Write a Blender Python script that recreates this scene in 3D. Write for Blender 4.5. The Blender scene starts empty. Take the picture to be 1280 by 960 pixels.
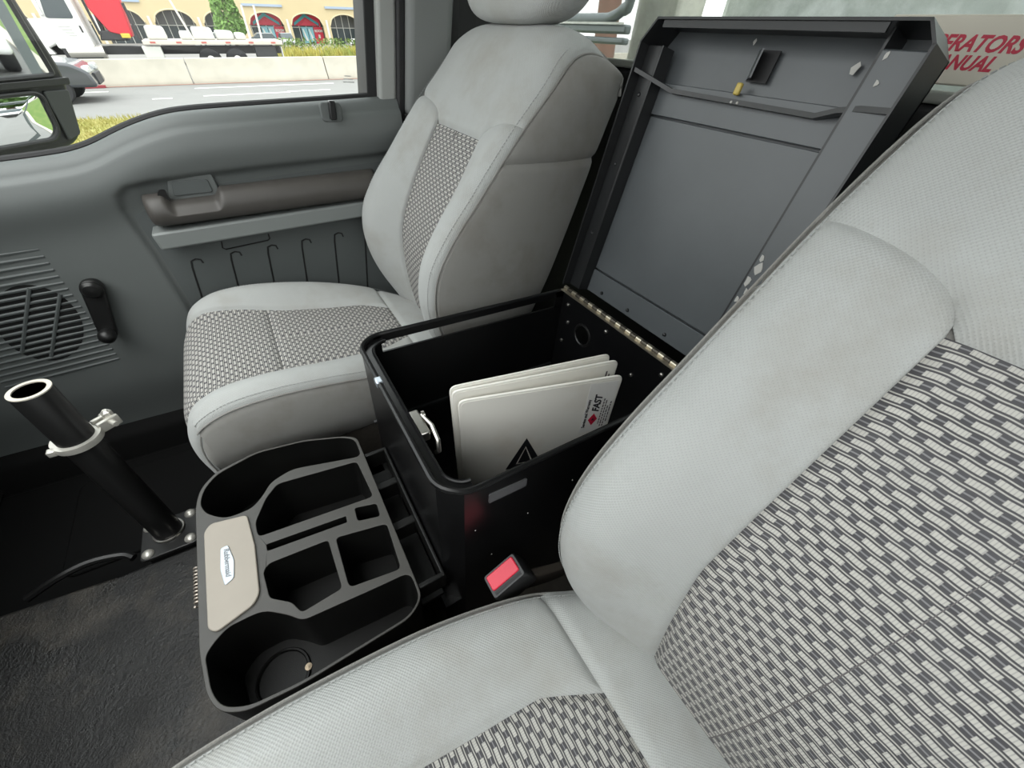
import bpy, bmesh, math, random
import numpy as np
from mathutils import Vector, Matrix
random.seed(7)
sc = bpy.context.scene
COL = sc.collection

# ------------------------------------------------------------------ camera
def cam_axes(yaw, pitch, roll):
    cy, sy = math.cos(yaw), math.sin(yaw)
    f0 = Vector((sy, cy, 0)); r0 = Vector((cy, -sy, 0)); u0 = Vector((0, 0, 1))
    f = f0*math.cos(pitch)+u0*math.sin(pitch); u = -f0*math.sin(pitch)+u0*math.cos(pitch)
    return r0*math.cos(roll)+u*math.sin(roll), -r0*math.sin(roll)+u*math.cos(roll), f
cr, cu, cf = cam_axes(math.radians(125.404), math.radians(-40.805), math.radians(5.618))
cd = bpy.data.cameras.new('camera'); cam = bpy.data.objects.new('camera', cd); COL.objects.link(cam)
cm = Matrix((cr, cu, -cf)).transposed().to_4x4(); cm.translation = (-.42, 0, 1.0)
cam.matrix_world = cm
cd.sensor_fit = 'HORIZONTAL'; cd.sensor_width = 36; cd.lens = 36*483.88/1280; cd.clip_start = .01; cd.clip_end = 400
sc.camera = cam

# ------------------------------------------------------------------ sky, sun, exposure
w = bpy.data.worlds.new('sky'); sc.world = w; w.use_nodes = True
nt = w.node_tree; bg = nt.nodes['Background']
tc = nt.nodes.new('ShaderNodeTexCoord'); sx = nt.nodes.new('ShaderNodeSeparateXYZ'); rp = nt.nodes.new('ShaderNodeValToRGB')
nt.links.new(tc.outputs['Generated'], sx.inputs[0]); nt.links.new(sx.outputs['Z'], rp.inputs[0]); nt.links.new(rp.outputs[0], bg.inputs[0])
rp.color_ramp.elements[0].position = 0.0; rp.color_ramp.elements[0].color = (.80, .81, .80, 1)
rp.color_ramp.elements[1].position = .7; rp.color_ramp.elements[1].color = (.95, 1, 1, 1)
bg.inputs[1].default_value = 1.0
sd = bpy.data.lights.new('sun', 'SUN'); sun = bpy.data.objects.new('sun', sd); COL.objects.link(sun)
sd.energy = .5; sd.angle = math.radians(60); sd.color = (1, .97, .92)
sun.rotation_euler = Vector((.35, -.30, -.95)).to_track_quat('-Z', 'Y').to_euler()
sc.view_settings.view_transform = 'Standard'; sc.view_settings.look = 'None'
sc.view_settings.exposure = 1.60; sc.view_settings.gamma = 1; sc.view_settings.use_curve_mapping = False

# ------------------------------------------------------------------ materials
MATS = {}
class NT:
    def __init__(s, name):
        s.m = bpy.data.materials.new(name); s.m.use_nodes = True; s.t = s.m.node_tree
        s.b = s.t.nodes['Principled BSDF']; s.out = s.t.nodes['Material Output']
    def n(s, typ, **kw):
        x = s.t.nodes.new(typ)
        for k, v in kw.items(): setattr(x, k, v)
        return x
    def l(s, a, b): s.t.links.new(a, b)
    def val(s, sock, v):
        if hasattr(v, 'is_linked') or isinstance(v, bpy.types.NodeSocket): s.l(v, sock)
        else: sock.default_value = v
    def mth(s, op, a, b=None, c=None):
        x = s.n('ShaderNodeMath', operation=op); s.val(x.inputs[0], a)
        if b is not None: s.val(x.inputs[1], b)
        if c is not None: s.val(x.inputs[2], c)
        return x.outputs[0]
    def mix(s, f, a, b):
        x = s.n('ShaderNodeMix', data_type='RGBA'); s.val(x.inputs['Factor'], f)
        s.val(x.inputs[6], a); s.val(x.inputs[7], b); return x.outputs[2]
    def noise(s, scale, detail=4, vec=None, rough=.55):
        x = s.n('ShaderNodeTexNoise'); x.inputs['Scale'].default_value = scale; x.inputs['Detail'].default_value = detail
        x.inputs['Roughness'].default_value = rough
        if vec is None: vec = s.n('ShaderNodeTexCoord').outputs['Object']
        s.l(vec, x.inputs['Vector']); return x.outputs[0]
    def step(s, x, lo, hi):
        r = s.n('ShaderNodeMapRange'); s.val(r.inputs[0], x); r.inputs[1].default_value = lo; r.inputs[2].default_value = hi
        return r.outputs[0]
    def bump(s, h, strength, dist=.001):
        x = s.n('ShaderNodeBump'); x.inputs['Strength'].default_value = strength; x.inputs['Distance'].default_value = dist
        s.l(h, x.inputs['Height']); s.l(x.outputs[0], s.b.inputs['Normal'])
def c4(c): return (c[0], c[1], c[2], 1)
def mat(name, col, rough=.5, metal=0, var=0, vscale=8, bump=0, bscale=300, bdist=.001, spec=.5, col2=None, lo=.45, hi=.7, coat=0):
    if name in MATS: return MATS[name]
    k = NT(name); k.b.inputs['Base Color'].default_value = c4(col)
    k.b.inputs['Roughness'].default_value = rough; k.b.inputs['Metallic'].default_value = metal
    k.b.inputs['Specular IOR Level'].default_value = spec; k.b.inputs['Coat Weight'].default_value = coat
    if col2 is not None:
        k.l(k.mix(k.step(k.noise(vscale, 6), lo, hi), c4(col), c4(col2)), k.b.inputs['Base Color'])
    elif var:
        k.l(k.mix(k.noise(vscale), c4([x*(1-var) for x in col]), c4([min(1, x*(1+var)) for x in col])), k.b.inputs['Base Color'])
    if bump: k.bump(k.noise(bscale, 3), bump, bdist)
    MATS[name] = k.m; return k.m
def uvnodes(k):
    u = k.n('ShaderNodeUVMap'); sp = k.n('ShaderNodeSeparateXYZ'); k.l(u.outputs[0], sp.inputs[0]); return sp.outputs[0], sp.outputs[1], u.outputs[0]

def fabric(name, col, pitch=.0034, dirt=None):
    k = NT(name); u, v, uv = uvnodes(k)
    f = 2*math.pi/pitch
    a = k.mth('SINE', k.mth('MULTIPLY', u, f)); b = k.mth('SINE', k.mth('MULTIPLY', v, f))
    h = k.mth('MULTIPLY', a, b)                                # small dimple weave
    dim = k.step(h, .55, .95)
    base = k.mix(k.noise(14, 5), c4([x*.93 for x in col]), c4([min(1, x*1.06) for x in col]))
    if dirt is not None:
        base = k.mix(k.mth('MULTIPLY', k.step(k.noise(9, 7, rough=.65),   .48, .75), .62), base, c4(dirt))
    k.l(k.mix(k.mth('MULTIPLY', dim, .32), base, c4([x*.45 for x in col])), k.b.inputs['Base Color'])
    k.b.inputs['Roughness'].default_value = .9; k.b.inputs['Specular IOR Level'].default_value = .2
    k.b.inputs['Sheen Weight'].default_value = .15
    k.bump(h, .25, .0012)
    MATS[name] = k.m; return k.m

def woven(name, row=.0078, brick=.0195, light=(.52, .505, .465), dark=(.062, .06, .065), mid=(.22, .22, .225)):
    k = NT(name); u, v, uv = uvnodes(k)
    wob = k.mth('MULTIPLY', k.mth('SINE', k.mth('MULTIPLY', u, 2*math.pi/brick)), row*.025)
    r = k.mth('DIVIDE', k.mth('ADD', v, wob), row)
    ri = k.mth('FLOOR', r); rf = k.mth('FRACT', r)
    off = k.mth('MULTIPLY', k.mth('FLOORED_MODULO', ri, 2), .5)
    c = k.mth('FRACT', k.mth('ADD', k.mth('DIVIDE', u, brick), off))
    # light thin line, dark line, then cells
    line = k.mth('MULTIPLY', k.step(rf, .10, .14), k.step(rf, .27, .23))
    cell = k.mth('MULTIPLY', k.step(rf, .40, .45), k.step(rf, .97, .92))
    inb = k.mth('MULTIPLY', k.step(c, .04, .07), k.step(c, .75, .72))
    tick = k.step(k.mth('SINE', k.mth('MULTIPLY', u, 2*math.pi/(brick/9))), .3, .9)
    lightc = k.mix(k.mth('MULTIPLY', tick, .45), c4(light), c4(mid))
    gapl = k.mth('MULTIPLY', k.step(rf, .60, .64), k.step(rf, .78, .74))
    out = k.mix(gapl, c4(dark), c4(mid))
    cc = k.mix(inb, out, lightc)
    f1 = k.mix(cell, c4(dark), cc)
    f2 = k.mix(line, f1, c4([x*.9 for x in light]))
    k.l(k.mix(k.mth('MULTIPLY', k.noise(30, 3), .25), f2, c4(mid)), k.b.inputs['Base Color'])
    k.b.inputs['Roughness'].default_value = .92; k.b.inputs['Specular IOR Level'].default_value = .15
    k.bump(k.mth('ADD', k.mth('MULTIPLY', cell, inb), line), .4, .0012)
    MATS[name] = k.m; return k.m

def glass(name, tint=(.985, .995, .99), dirt=0, rough=0.0):
    k = NT(name); t = k.n('ShaderNodeBsdfTransparent'); t.inputs[0].default_value = c4(tint)
    g = k.n('ShaderNodeBsdfGlossy'); g.inputs['Roughness'].default_value = rough
    fr = k.n('ShaderNodeFresnel'); fr.inputs[0].default_value = 1.45
    m = k.n('ShaderNodeMixShader'); k.l(k.mth('MULTIPLY', fr.outputs[0], .35), m.inputs[0]); k.l(t.outputs[0], m.inputs[1]); k.l(g.outputs[0], m.inputs[2])
    last = m.outputs[0]
    if dirt:
        d = k.n('ShaderNodeBsdfDiffuse'); d.inputs[0].default_value = (.55, .58, .55, 1)
        m2 = k.n('ShaderNodeMixShader'); k.l(k.mth('MULTIPLY', k.step(k.noise(18, 8, rough=.7), .35, .75), dirt), m2.inputs[0])
        k.l(last, m2.inputs[1]); k.l(d.outputs[0], m2.inputs[2]); last = m2.outputs[0]
    k.l(last, k.out.inputs[0]); MATS[name] = k.m; return k.m

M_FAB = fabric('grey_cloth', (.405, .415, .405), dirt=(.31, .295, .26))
M_FABS = fabric('grey_cloth_shaded', (.255, .25, .235), dirt=(.18, .16, .135))  # same cloth as the fronts, shade of the sides put into its colour
M_WOV = woven('woven_insert')
M_STITCH = mat('stitch_thread', (.33, .34, .33), .9)
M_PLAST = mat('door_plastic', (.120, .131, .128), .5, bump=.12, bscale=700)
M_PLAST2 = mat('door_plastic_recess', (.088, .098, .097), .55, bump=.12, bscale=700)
M_ARM = mat('armrest_vinyl', (.058, .053, .048), .5, var=.25, vscale=12, bump=.15, bscale=500)
M_STRIP = mat('door_trim_strip', (.19, .205, .20), .45)
M_BLKP = mat('black_plastic', (.008, .008, .008), .38, bump=.1, bscale=500)
M_BLKM = mat('satin_black_plastic', (.012, .012, .012), .5)
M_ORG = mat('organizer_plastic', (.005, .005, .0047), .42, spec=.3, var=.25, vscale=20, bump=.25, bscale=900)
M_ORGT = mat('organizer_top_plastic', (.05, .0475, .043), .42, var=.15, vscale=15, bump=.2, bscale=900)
M_ORGLID = mat('clip_plate_plastic', (.335, .30, .255), .5, var=.08, vscale=25)
M_BOX = mat('black_enamel', (.005, .005, .0055), .28, var=.3, vscale=14, bump=.06, bscale=120, spec=.4)
M_LID = mat('lid_enamel_glare', (.085, .094, .10), .36, var=.22, vscale=7, bump=.1, bscale=160, spec=.6)  # black enamel, its sky glare put into a greyer base colour
M_LIDD = mat('lid_enamel_dark', (.016, .017, .018), .35, var=.3, vscale=14, bump=.06, bscale=120)
M_CHIP = mat('bare_chipped_metal', (.5, .49, .46), .6)
M_STEEL = mat('bright_steel', (.62, .6, .56), .3, 1, var=.15, vscale=40)
M_BRASS = mat('hinge_steel', (.55, .5, .4), .35, .9, var=.25, vscale=60)
M_WHITE = mat('white_plastic_sheet', (.82, .80, .74), .45, col2=(.72, .66, .57), vscale=9, lo=.55, hi=.85)
M_INK = mat('black_ink', (.012, .012, .015), .5)
M_GINK = mat('grey_print', (.12, .11, .11), .6)
M_RINK = mat('red_ink', (.55, .012, .05), .5)
M_REDP = mat('red_button', (.62, .03, .06), .35)
M_RUB = mat('rubber_seal', (.012, .012, .013), .6)
M_FRAME = mat('cab_grey_trim', (.20, .21, .205), .55, bump=.08, bscale=500)
M_BELT = mat('belt_webbing', (.018, .019, .019), .8)
M_GLASS = glass('window_glass')
M_GLASSD = glass('dirty_glass', (.95, .97, .96), dirt=.22)
M_MIRROR = mat('mirror_silver', (.86, .88, .88), .015, 1)
M_CREAM = mat('cream_case', (.70, .66, .56), .5, var=.06, vscale=6)
M_LEDGE = mat('window_ledge', (.30, .31, .28), .6)
def floor_mat():
    k = NT('vinyl_floor'); n1 = k.noise(6, 8, rough=.7)
    c = k.mix(k.step(n1, .5, .72), (.011, .0108, .0105, 1), (.062, .054, .044, 1)); k.l(c, k.b.inputs['Base Color'])
    k.l(k.step(k.noise(9, 4), .2, 1.1), k.b.inputs['Roughness'])
    k.bump(k.noise(160, 4, rough=.7), .75, .003); k.m.name = 'vinyl_floor'; return k.m
M_FLOOR = floor_mat()
M_FOOT = mat('footwell_rubber', (.005, .005, .005), .75, spec=.15, bump=.1, bscale=300)
M_CARPET = mat('seat_base_carpet', (.055, .048, .04), .95, var=.4, vscale=90, bump=.6, bscale=400)

# ------------------------------------------------------------------ mesh helpers
class MB:
    def __init__(s): s.v = []; s.f = []; s.uv = []
    def add(s, vs, fs, uv=None):
        o = len(s.v); s.v += [tuple(map(float, p)) for p in vs]; s.f += [tuple(i+o for i in f) for f in fs]
        s.uv += ([tuple(q) for q in uv] if uv is not None else [(p[0], p[1]) for p in vs]); return s
    def box(s, c, d, R=None):
        hx, hy, hz = d[0]/2, d[1]/2, d[2]/2
        vs = [Vector((x, y, z)) for x in (-hx, hx) for y in (-hy, hy) for z in (-hz, hz)]
        if R is not None: vs = [R @ p for p in vs]
        c = Vector(c); vs = [p+c for p in vs]
        return s.add(vs, [(0, 1, 3, 2), (4, 6, 7, 5), (0, 4, 5, 1), (2, 3, 7, 6), (0, 2, 6, 4), (1, 5, 7, 3)])
    def prism(s, pts, d, fn=None):
        """pts 2d polygon, d (lo, hi) depth; fn(a,b,h)->xyz"""
        fn = fn or (lambda a, b, h: (a, b, h)); n = len(pts)
        vs = [fn(a, b, d[0]) for a, b in pts]+[fn(a, b, d[1]) for a, b in pts]
        fs = [tuple(range(n))[::-1], tuple(range(n, 2*n))]+[(i, (i+1) % n, n+(i+1) % n, n+i) for i in range(n)]
        return s.add(vs, fs)
    def tube(s, path, r, n=10, closed=False, cap=True):
        P = [Vector(p) for p in path]; m = len(P); vs = []; prev = None
        rr = r if hasattr(r, '__len__') else [r]*m
        for i, p in enumerate(P):
            if closed: t = P[(i+1) % m]-P[i-1]
            else: t = P[min(i+1, m-1)]-P[max(i-1, 0)]
            t = t.normalized() if t.length > 1e-9 else Vector((0, 0, 1))
            if prev is None:
                a = t.orthogonal().normalized()
            else:
                a = prev-t*prev.dot(t); a = a.normalized() if a.length > 1e-6 else t.orthogonal().normalized()
            prev = a; b = t.cross(a)
            vs += [p+rr[i]*(a*math.cos(2*math.pi*k/n)+b*math.sin(2*math.pi*k/n)) for k in range(n)]
        fs = []
        for i in range(m if closed else m-1):
            j = (i+1) % m
            fs += [(i*n+k, i*n+(k+1) % n, j*n+(k+1) % n, j*n+k) for k in range(n)]
        if not closed and cap: fs += [tuple(range(n))[::-1], tuple(range((m-1)*n, m*n))]
        return s.add(vs, fs)
    def lathe(s, prof, c, ax=(0, 0, 1), n=24):
        ax = Vector(ax).normalized(); a = ax.orthogonal().normalized(); b = ax.cross(a); c = Vector(c); vs = []
        for r, h in prof: vs += [c+ax*h+r*(a*math.cos(2*math.pi*k/n)+b*math.sin(2*math.pi*k/n)) for k in range(n)]
        fs = []
        for i in range(len(prof)-1): fs += [(i*n+k, i*n+(k+1) % n, (i+1)*n+(k+1) % n, (i+1)*n+k) for k in range(n)]
        if prof[0][0] > 1e-6: fs.append(tuple(range(n))[::-1])
        if prof[-1][0] > 1e-6: fs.append(tuple(range((len(prof)-1)*n, len(prof)*n)))
        return s.add(vs, fs)
    def grid(s, P, UV=None):
        """P array [nu][nv][3]"""
        P = np.asarray(P, float); nu, nv = P.shape[:2]
        vs = P.reshape(-1, 3).tolist(); uv = None if UV is None else np.asarray(UV).reshape(-1, 2).tolist()
        return s.add(vs, [(i*nv+j, (i+1)*nv+j, (i+1)*nv+j+1, i*nv+j+1) for i in range(nu-1) for j in range(nv-1)], uv)
    def mesh(s, name, ang=40, smooth=True):
        m = bpy.data.meshes.new(name); m.from_pydata(s.v, [], s.f)
        ul = m.uv_layers.new(name='UVMap'); idx = np.empty(len(m.loops), int); m.loops.foreach_get('vertex_index', idx)
        ul.data.foreach_set('uv', np.array(s.uv, float)[idx].ravel())
        bm = bmesh.new(); bm.from_mesh(m)
        bmesh.ops.recalc_face_normals(bm, faces=bm.faces)
        bm.to_mesh(m); bm.free()
        if smooth:
            m.polygons.foreach_set('use_smooth', [True]*len(m.polygons)); m.set_sharp_from_angle(angle=math.radians(ang))
        return m
    def build(s, name, m, parent=None, bevel=0, seg=2, ang=40, solid=0, smooth=True, label=None, kind=None):
        o = bpy.data.objects.new(name, s.mesh(name, ang, smooth)); COL.objects.link(o); o.data.materials.append(m)
        if parent is not None: o.parent = parent
        if solid:
            md = o.modifiers.new('solid', 'SOLIDIFY'); md.thickness = solid; md.offset = -1
        if bevel:
            md = o.modifiers.new('bevel', 'BEVEL'); md.width = bevel; md.segments = seg; md.limit_method = 'ANGLE'; md.angle_limit = math.radians(35)
            md.harden_normals = False
        if label: o['label'] = label
        if kind: o['kind'] = kind
        return o
def empty(name, loc=(0, 0, 0), label=None, cat=None, group=None, kind=None):
    o = bpy.data.objects.new(name, None); COL.objects.link(o); o.empty_display_size = .1
    o.matrix_world = Matrix.Translation(loc); return tag(o, label, cat, group, kind)
def tag(o, label=None, cat=None, group=None, kind=None):
    if label: o['label'] = label
    if cat: o['category'] = cat
    if group: o['group'] = group
    if kind: o['kind'] = kind
    return o
def under(root, loc):
    """children are written in world coordinates: move root to loc and its children back"""
    root.matrix_world = Matrix.Translation(loc)
    for c in root.children: c.matrix_parent_inverse = Matrix.Translation(loc).inverted()
def catmull(pts, n):
    P = np.asarray(pts, float); m = len(P); out = []
    for q in np.linspace(0, m-1, n): out.append(cm_at(P, q))
    return np.array(out)
def cm_at(P, q):
    m = len(P); i = min(int(q), m-2); t = q-i
    p0 = P[max(i-1, 0)]; p1 = P[i]; p2 = P[i+1]; p3 = P[min(i+2, m-1)]
    return .5*((2*p1)+(-p0+p2)*t+(2*p0-5*p1+4*p2-p3)*t*t+(-p0+3*p1-3*p2+p3)*t**3)
def sstep(a, b, x):
    t = np.clip((x-a)/(b-a), 0, 1); return t*t*(3-2*t)
def rrect(x0, y0, x1, y1, r, n=5):
    pts = []
    for cx, cy, a0 in ((x1-r, y1-r, 0), (x0+r, y1-r, 90), (x0+r, y0+r, 180), (x1-r, y0+r, 270)):
        pts += [(cx+r*math.cos(math.radians(a0+90*k/n)), cy+r*math.sin(math.radians(a0+90*k/n))) for k in range(n+1)]
    return pts
def roundpoly(pts, r, n=4):
    out = []; m = len(pts)
    rr = r if hasattr(r, '__len__') else [r]*m
    for i in range(m):
        p = Vector(pts[i]); a = Vector(pts[i-1]); b = Vector(pts[(i+1) % m])
        d1 = (a-p); d2 = (b-p); q = min(rr[i], d1.length*.45, d2.length*.45)
        if q < 1e-6: out.append(tuple(p)); continue
        s = p+d1.normalized()*q; e = p+d2.normalized()*q
        for k in range(n+1):
            t = k/n; out.append(tuple(s*(1-t)**2+p*2*t*(1-t)+e*t*t))
    return out
def text_mb(body, size, shear=0, bold=0, extrude=.0004):
    cu_ = bpy.data.curves.new('t', 'FONT'); cu_.body = body; cu_.size = size; cu_.shear = shear; cu_.offset = bold; cu_.extrude = extrude
    cu_.align_x = 'LEFT'; cu_.resolution_u = 3
    o = bpy.data.objects.new('t', cu_); COL.objects.link(o); dg = bpy.context.evaluated_depsgraph_get()
    me = bpy.data.meshes.new_from_object(o.evaluated_get(dg)); bpy.data.objects.remove(o)
    vs = [tuple(v.co) for v in me.vertices]; fs = [tuple(p.vertices) for p in me.polygons]
    bpy.data.meshes.remove(me); return vs, fs
def text_obj(name, body, size, M, m, parent, shear=0, bold=0, sx_=1, extrude=.0004):
    vs, fs = text_mb(body, size, shear, bold, extrude); mb = MB(); mb.add([M @ Vector((x*sx_, y, z)) for x, y, z in vs], fs)
    return mb.build(name, m, parent, smooth=False)

# ------------------------------------------------------------------ cab shell
def sill(y):
    Y = [-.45, -.336, -.2, -.047, .05, .103, .178, .22, .259, .30, .382, .6, .8]
    Z = [.888, .879, .868, .856, .848, .84, .815, .795, .779, .772, .762, .742, .73]
    return np.interp(y, Y, Z)
def sill_s(y): return np.mean([sill(y+d) for d in (-.03, -.02, -.01, 0, .01, .02, .03)], axis=0)

# floor with the transmission hump between the seats
mb = MB(); mb.box((0, .05, -.012), (1.72, 1.94, .024)); fl = mb.build('floor', M_FOOT, kind='structure')
ys = np.linspace(-.86, .98, 96); xs = np.concatenate([np.linspace(-.44, -.34, 12), np.linspace(-.32, .25, 40), np.linspace(.255, .30, 14)])
edge = lambda y: .0+.03*np.clip((y-.45)/.3, 0, 1)
FZ = lambda x, y: .118*sstep(.30, .262, x)*sstep(-.44, -.34, x)+.002*np.sin(y*9+x*14)*sstep(.30, .2, x)
P = [[(x+(edge(y) if x > 0 else 0), y, float(FZ(x, y))) for y in ys] for x in xs]
MB().grid(P, [[(x, y) for y in ys] for x in xs]).build('hump_vinyl', M_FLOOR, fl, ang=70, label='scuffed black vinyl over the transmission hump')
mb = MB(); mb.prism(rrect(.40, .30, .70, .62, .03), (.0, .012)); mb.build('mat_panel', M_FOOT, fl, bevel=.004)
mb = MB(); mb.prism(rrect(.335, -.30, .74, .94, .04), (-.006, .004)); mb.build('footwell_mat', M_FOOT, fl, bevel=.003)
mb = MB(); mb.tube(catmull([(.325, .62, .085), (.335, .57, .10), (.345, .52, .10), (.34, .47, .09), (.325, .45, .085)], 30), .008, 8); mb.build('mat_lip', M_BLKP, fl)
# seat mounting plates either side of the box and bolt
mb = MB(); mb.box((-.21, -.2, .135), (.22, .62, .06)); mb.build('seat_riser', M_CARPET, fl, bevel=.01)
mb = MB(); mb.lathe([(.009, 0), (.009, .006), (.006, .009), (0, .009)], (-.135, -.075, .163), n=6); mb.build('bolt_head', mat('rusty_bolt', (.10, .08, .055), .6, .6), fl)

mb = MB(); mb.prism(roundpoly([(.745, -.02), (.765, .075), (.80, .10), (.92, .10), (.92, -.02)], .015), (-.9, 1.0), lambda a, b, h: (a, h, b)); mb.build('sill_plate', M_FOOT, fl)
# front bulkhead with dash (ahead of the frame, shades the footwell)
mb = MB(); mb.box((0, 1.0, .45), (1.7, .04, .95)); wf = mb.build('wall_front', M_BLKM, kind='structure')
mb = MB(); mb.prism(roundpoly([(.70, .52), (.66, .62), (.68, .80), (.74, .88), (.98, .92), (.98, .50)], .05), (-.82, .80), lambda a, b, h: (h, a, b)); mb.build('dash_panel', M_PLAST2, wf)
mb = MB(); mb.box((0, .80, .26), (1.58, .04, .50)); mb.build('under_dash_blocker', M_BLKM, wf)  # added out of view to cut bounce light in the footwell

# roof, driver's side and windscreen pillars (outside the frame, they shape the light)
mb = MB(); mb.prism(roundpoly([(-.95, 1.40), (-.80, 1.47), (0, 1.50), (.80, 1.47), (.95, 1.40), (.95, 1.52), (-.95, 1.52)], .03), (-.92, .20), lambda a, b, h: (a, h, b)); mb.build('ceiling', mat('headliner', (.40, .40, .38), .9), kind='structure')
mb = MB(); mb.box((-.88, .28, .43), (.06, 1.42, .88)); wl = mb.build('wall_left', M_PLAST, kind='structure')
mb = MB(); mb.box((-.88, -.67, .72), (.06, .48, 1.46)); mb.build('rear_pillar', M_PLAST, wl)
mb = MB(); mb.tube([(-.86, .86, .88), (-.84, .20, 1.46)], .04, 8); mb.build('screen_pillar', M_PLAST, wl)
# rear wall and window
mb = MB(); mb.box((0, -.90, .485), (1.7, .04, 1.0)); mb.box((-.35, -.895, 1.25), (.0, .0, .0))
wb = mb.build('wall_back', mat('rear_trim_black', (.012, .012, .013), .55, bump=.1, bscale=300), kind='structure', bevel=.01)
w2 = empty('window_2', (0, -.9, 1.0), kind='structure')
mb = MB(); mb.box((0, -.897, 1.28), (1.56, .005, .6)); mb.build('pane', M_GLASSD, w2)
mb = MB(); mb.box((0, -.886, .992), (1.56, .022, .016)); mb.build('lower_gasket', M_LEDGE, w2, bevel=.004)
under(w2, (0, -.9, 1.0))

# ---- passenger door
door = empty('door_1', (.8, 0, 0), kind='structure')
REC = [(-.46, .775), (-.315, .761), (-.036, .743), (.17, .727), (.214, .720), (.236, .701), (.243, .667), (.231, .567), (.221, .42), (.21, .25), (.20, .12), (-.46, .12)]
def sdpoly(px, py, poly):
    P_ = np.array(poly); d = np.full(px.shape, 1e9); ins = np.zeros(px.shape, bool)
    for i in range(len(P_)):
        a = P_[i-1]; b = P_[i]; e = b-a; t = np.clip(((px-a[0])*e[0]+(py-a[1])*e[1])/(e@e), 0, 1)
        d = np.minimum(d, np.hypot(px-a[0]-t*e[0], py-a[1]-t*e[1]))
        c = ((a[1] > py) != (b[1] > py)) & (px < (b[0]-a[0])*(py-a[1])/((b[1]-a[1])+1e-12)+a[0]); ins ^= c
    return np.where(ins, -d, d)
XD = .775
ny, nz = 230, 170
Yg = np.linspace(-.405, .80, ny)[:, None]*np.ones((1, nz)); S = sill_s(Yg[:, 0])[:, None]
q = np.linspace(0, 1, nz)[None, :]; RR = .032
zl = .075+(S-RR-.075)*np.minimum(q/.92, 1); ang = np.clip((q-.92)/.08, 0, 1)*math.pi/2
Zg = zl+RR*np.sin(ang); Xg = XD+RR*(1-np.cos(ang))+0*Yg
sdv = sdpoly(Yg, Zg, REC)
Xg = Xg+.011*sstep(.004, -.012, sdv)
Xg = Xg-.018*np.exp(-((Zg-(S-.07))/.05)**2)*sstep(.3, .0, np.abs(ang))*1.0       # soft belly below the sill
Xg = Xg+.02*sstep(.25, .08, Zg)
UVg = np.stack([Yg, Zg+0*Yg], -1)
dp = MB().grid(np.stack([Xg, Yg, Zg], -1), UVg).build('door_panel', M_PLAST, door, ang=60)
mb = MB(); mb.prism([(y, sill_s(y)-.016) for y in np.linspace(-.405, .8, 50)]+[(.8, .05), (-.405, .05)], (XD+RR+.0, .90), lambda a, b, h: (h, a, b)); mb.build('door_shell', mat('body_paint', (.55, .56, .55), .3), door)
mb = MB(); mb.tube([(XD+RR+.012, y, sill_s(y)+.001) for y in np.linspace(-.405, .8, 70)], .007, 8); mb.build('sill_weatherstrip', M_RUB, door)
# recessed inner panel, one object in a darker colour
rin = sdpoly
Yi = np.linspace(-.40, .225, 120)[:, None]*np.ones((1, 90)); zt = np.interp(Yi[:, 0], [-.46, -.315, -.036, .17, .20, .225], [.763, .750, .732, .716, .70, .66])[:, None]
yl = lambda z: np.interp(z, [.1, .25, .42, .567, .66, .70], [.185, .195, .207, .217, .228, .226])
qi = np.linspace(0, 1, 90)[None, :]; Zi = .1+(zt-.1)*qi
Ye = Yi*0+np.minimum(Yi, yl(Zi)); Xi = XD+.0085+.02*sstep(.25, .08, Zi)
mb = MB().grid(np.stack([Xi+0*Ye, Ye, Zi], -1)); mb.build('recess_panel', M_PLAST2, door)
# armrest pad
L = 60
arm = []
for i in range(L):
    y = .198-.515*i/(L-1); k = (.198-y)/.515
    top = .700+.028*k; bot = .632+.026*k
    if .05 < y < .155: top -= .018*sstep(.155, .148, y)*sstep(.045, .06, y)
    e = min(1, (i/(L-1))/.05, (1-i/(L-1))/.05); e = math.sqrt(1-(1-e)**2)*.5+.5
    x1 = XD-.058*e; xb = XD+.008; h = top-bot; m_ = (top+bot)/2
    ring = [(xb, bot), (XD-.025*e, bot), (x1+.006, bot+.012), (x1, bot+.03), (x1+.002, top-.022), (x1+.012, top-.007), (x1+.026, top), (xb, top+.004)]
    arm.append([(X, y, m_+(z-m_)*(.75+.25*e)) for X, z in ring])
n = 8; mb = MB(); vs = [p for r in arm for p in r]
fs = [(i*n+j, (i+1)*n+j, (i+1)*n+(j+1) % n, i*n+(j+1) % n) for i in range(L-1) for j in range(n)]+[tuple(range(n)), tuple(range((L-1)*n, L*n))[::-1]]
mb.add(vs, fs); am = mb.build('armrest', M_ARM, door, ang=50, label='brown-grey vinyl armrest pad'); md = am.modifiers.new('s', 'SUBSURF'); md.levels = md.render_levels = 2
mb = MB(); mb.prism(roundpoly([(.206, .628), (.201, .590), (-.40, .626), (-.40, .664)], .006), (XD-.048, XD+.01), lambda a, b, h: (h, a, b)); mb.build('trim_strip', M_STRIP, door, bevel=.006, label='light grey strip under the armrest')
mb = MB(); mb.prism(roundpoly([(.152, .676), (.048, .682), (.052, .734), (.136, .733)], .008), (XD-.001, XD+.012), lambda a, b, h: (h, a, b))
pl_ = mb.build('pull_handle_plate', M_PLAST, door, bevel=.003)
mb = MB(); mb.prism(roundpoly([(.139, .690), (.062, .694), (.064, .722), (.132, .721)], .006), (XD-.0035, XD-.0005), lambda a, b, h: (h, a, b)); mb.build('release_lever', M_PLAST2, pl_, bevel=.002)
mb = MB(); mb.prism(roundpoly([(.168, .690), (.146, .687), (.146, .712), (.158, .712)], .006), (XD-.03, XD-.026), lambda a, b, h: (h, a, b)); mb.build('finger_recess', M_BLKP, door)
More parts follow.
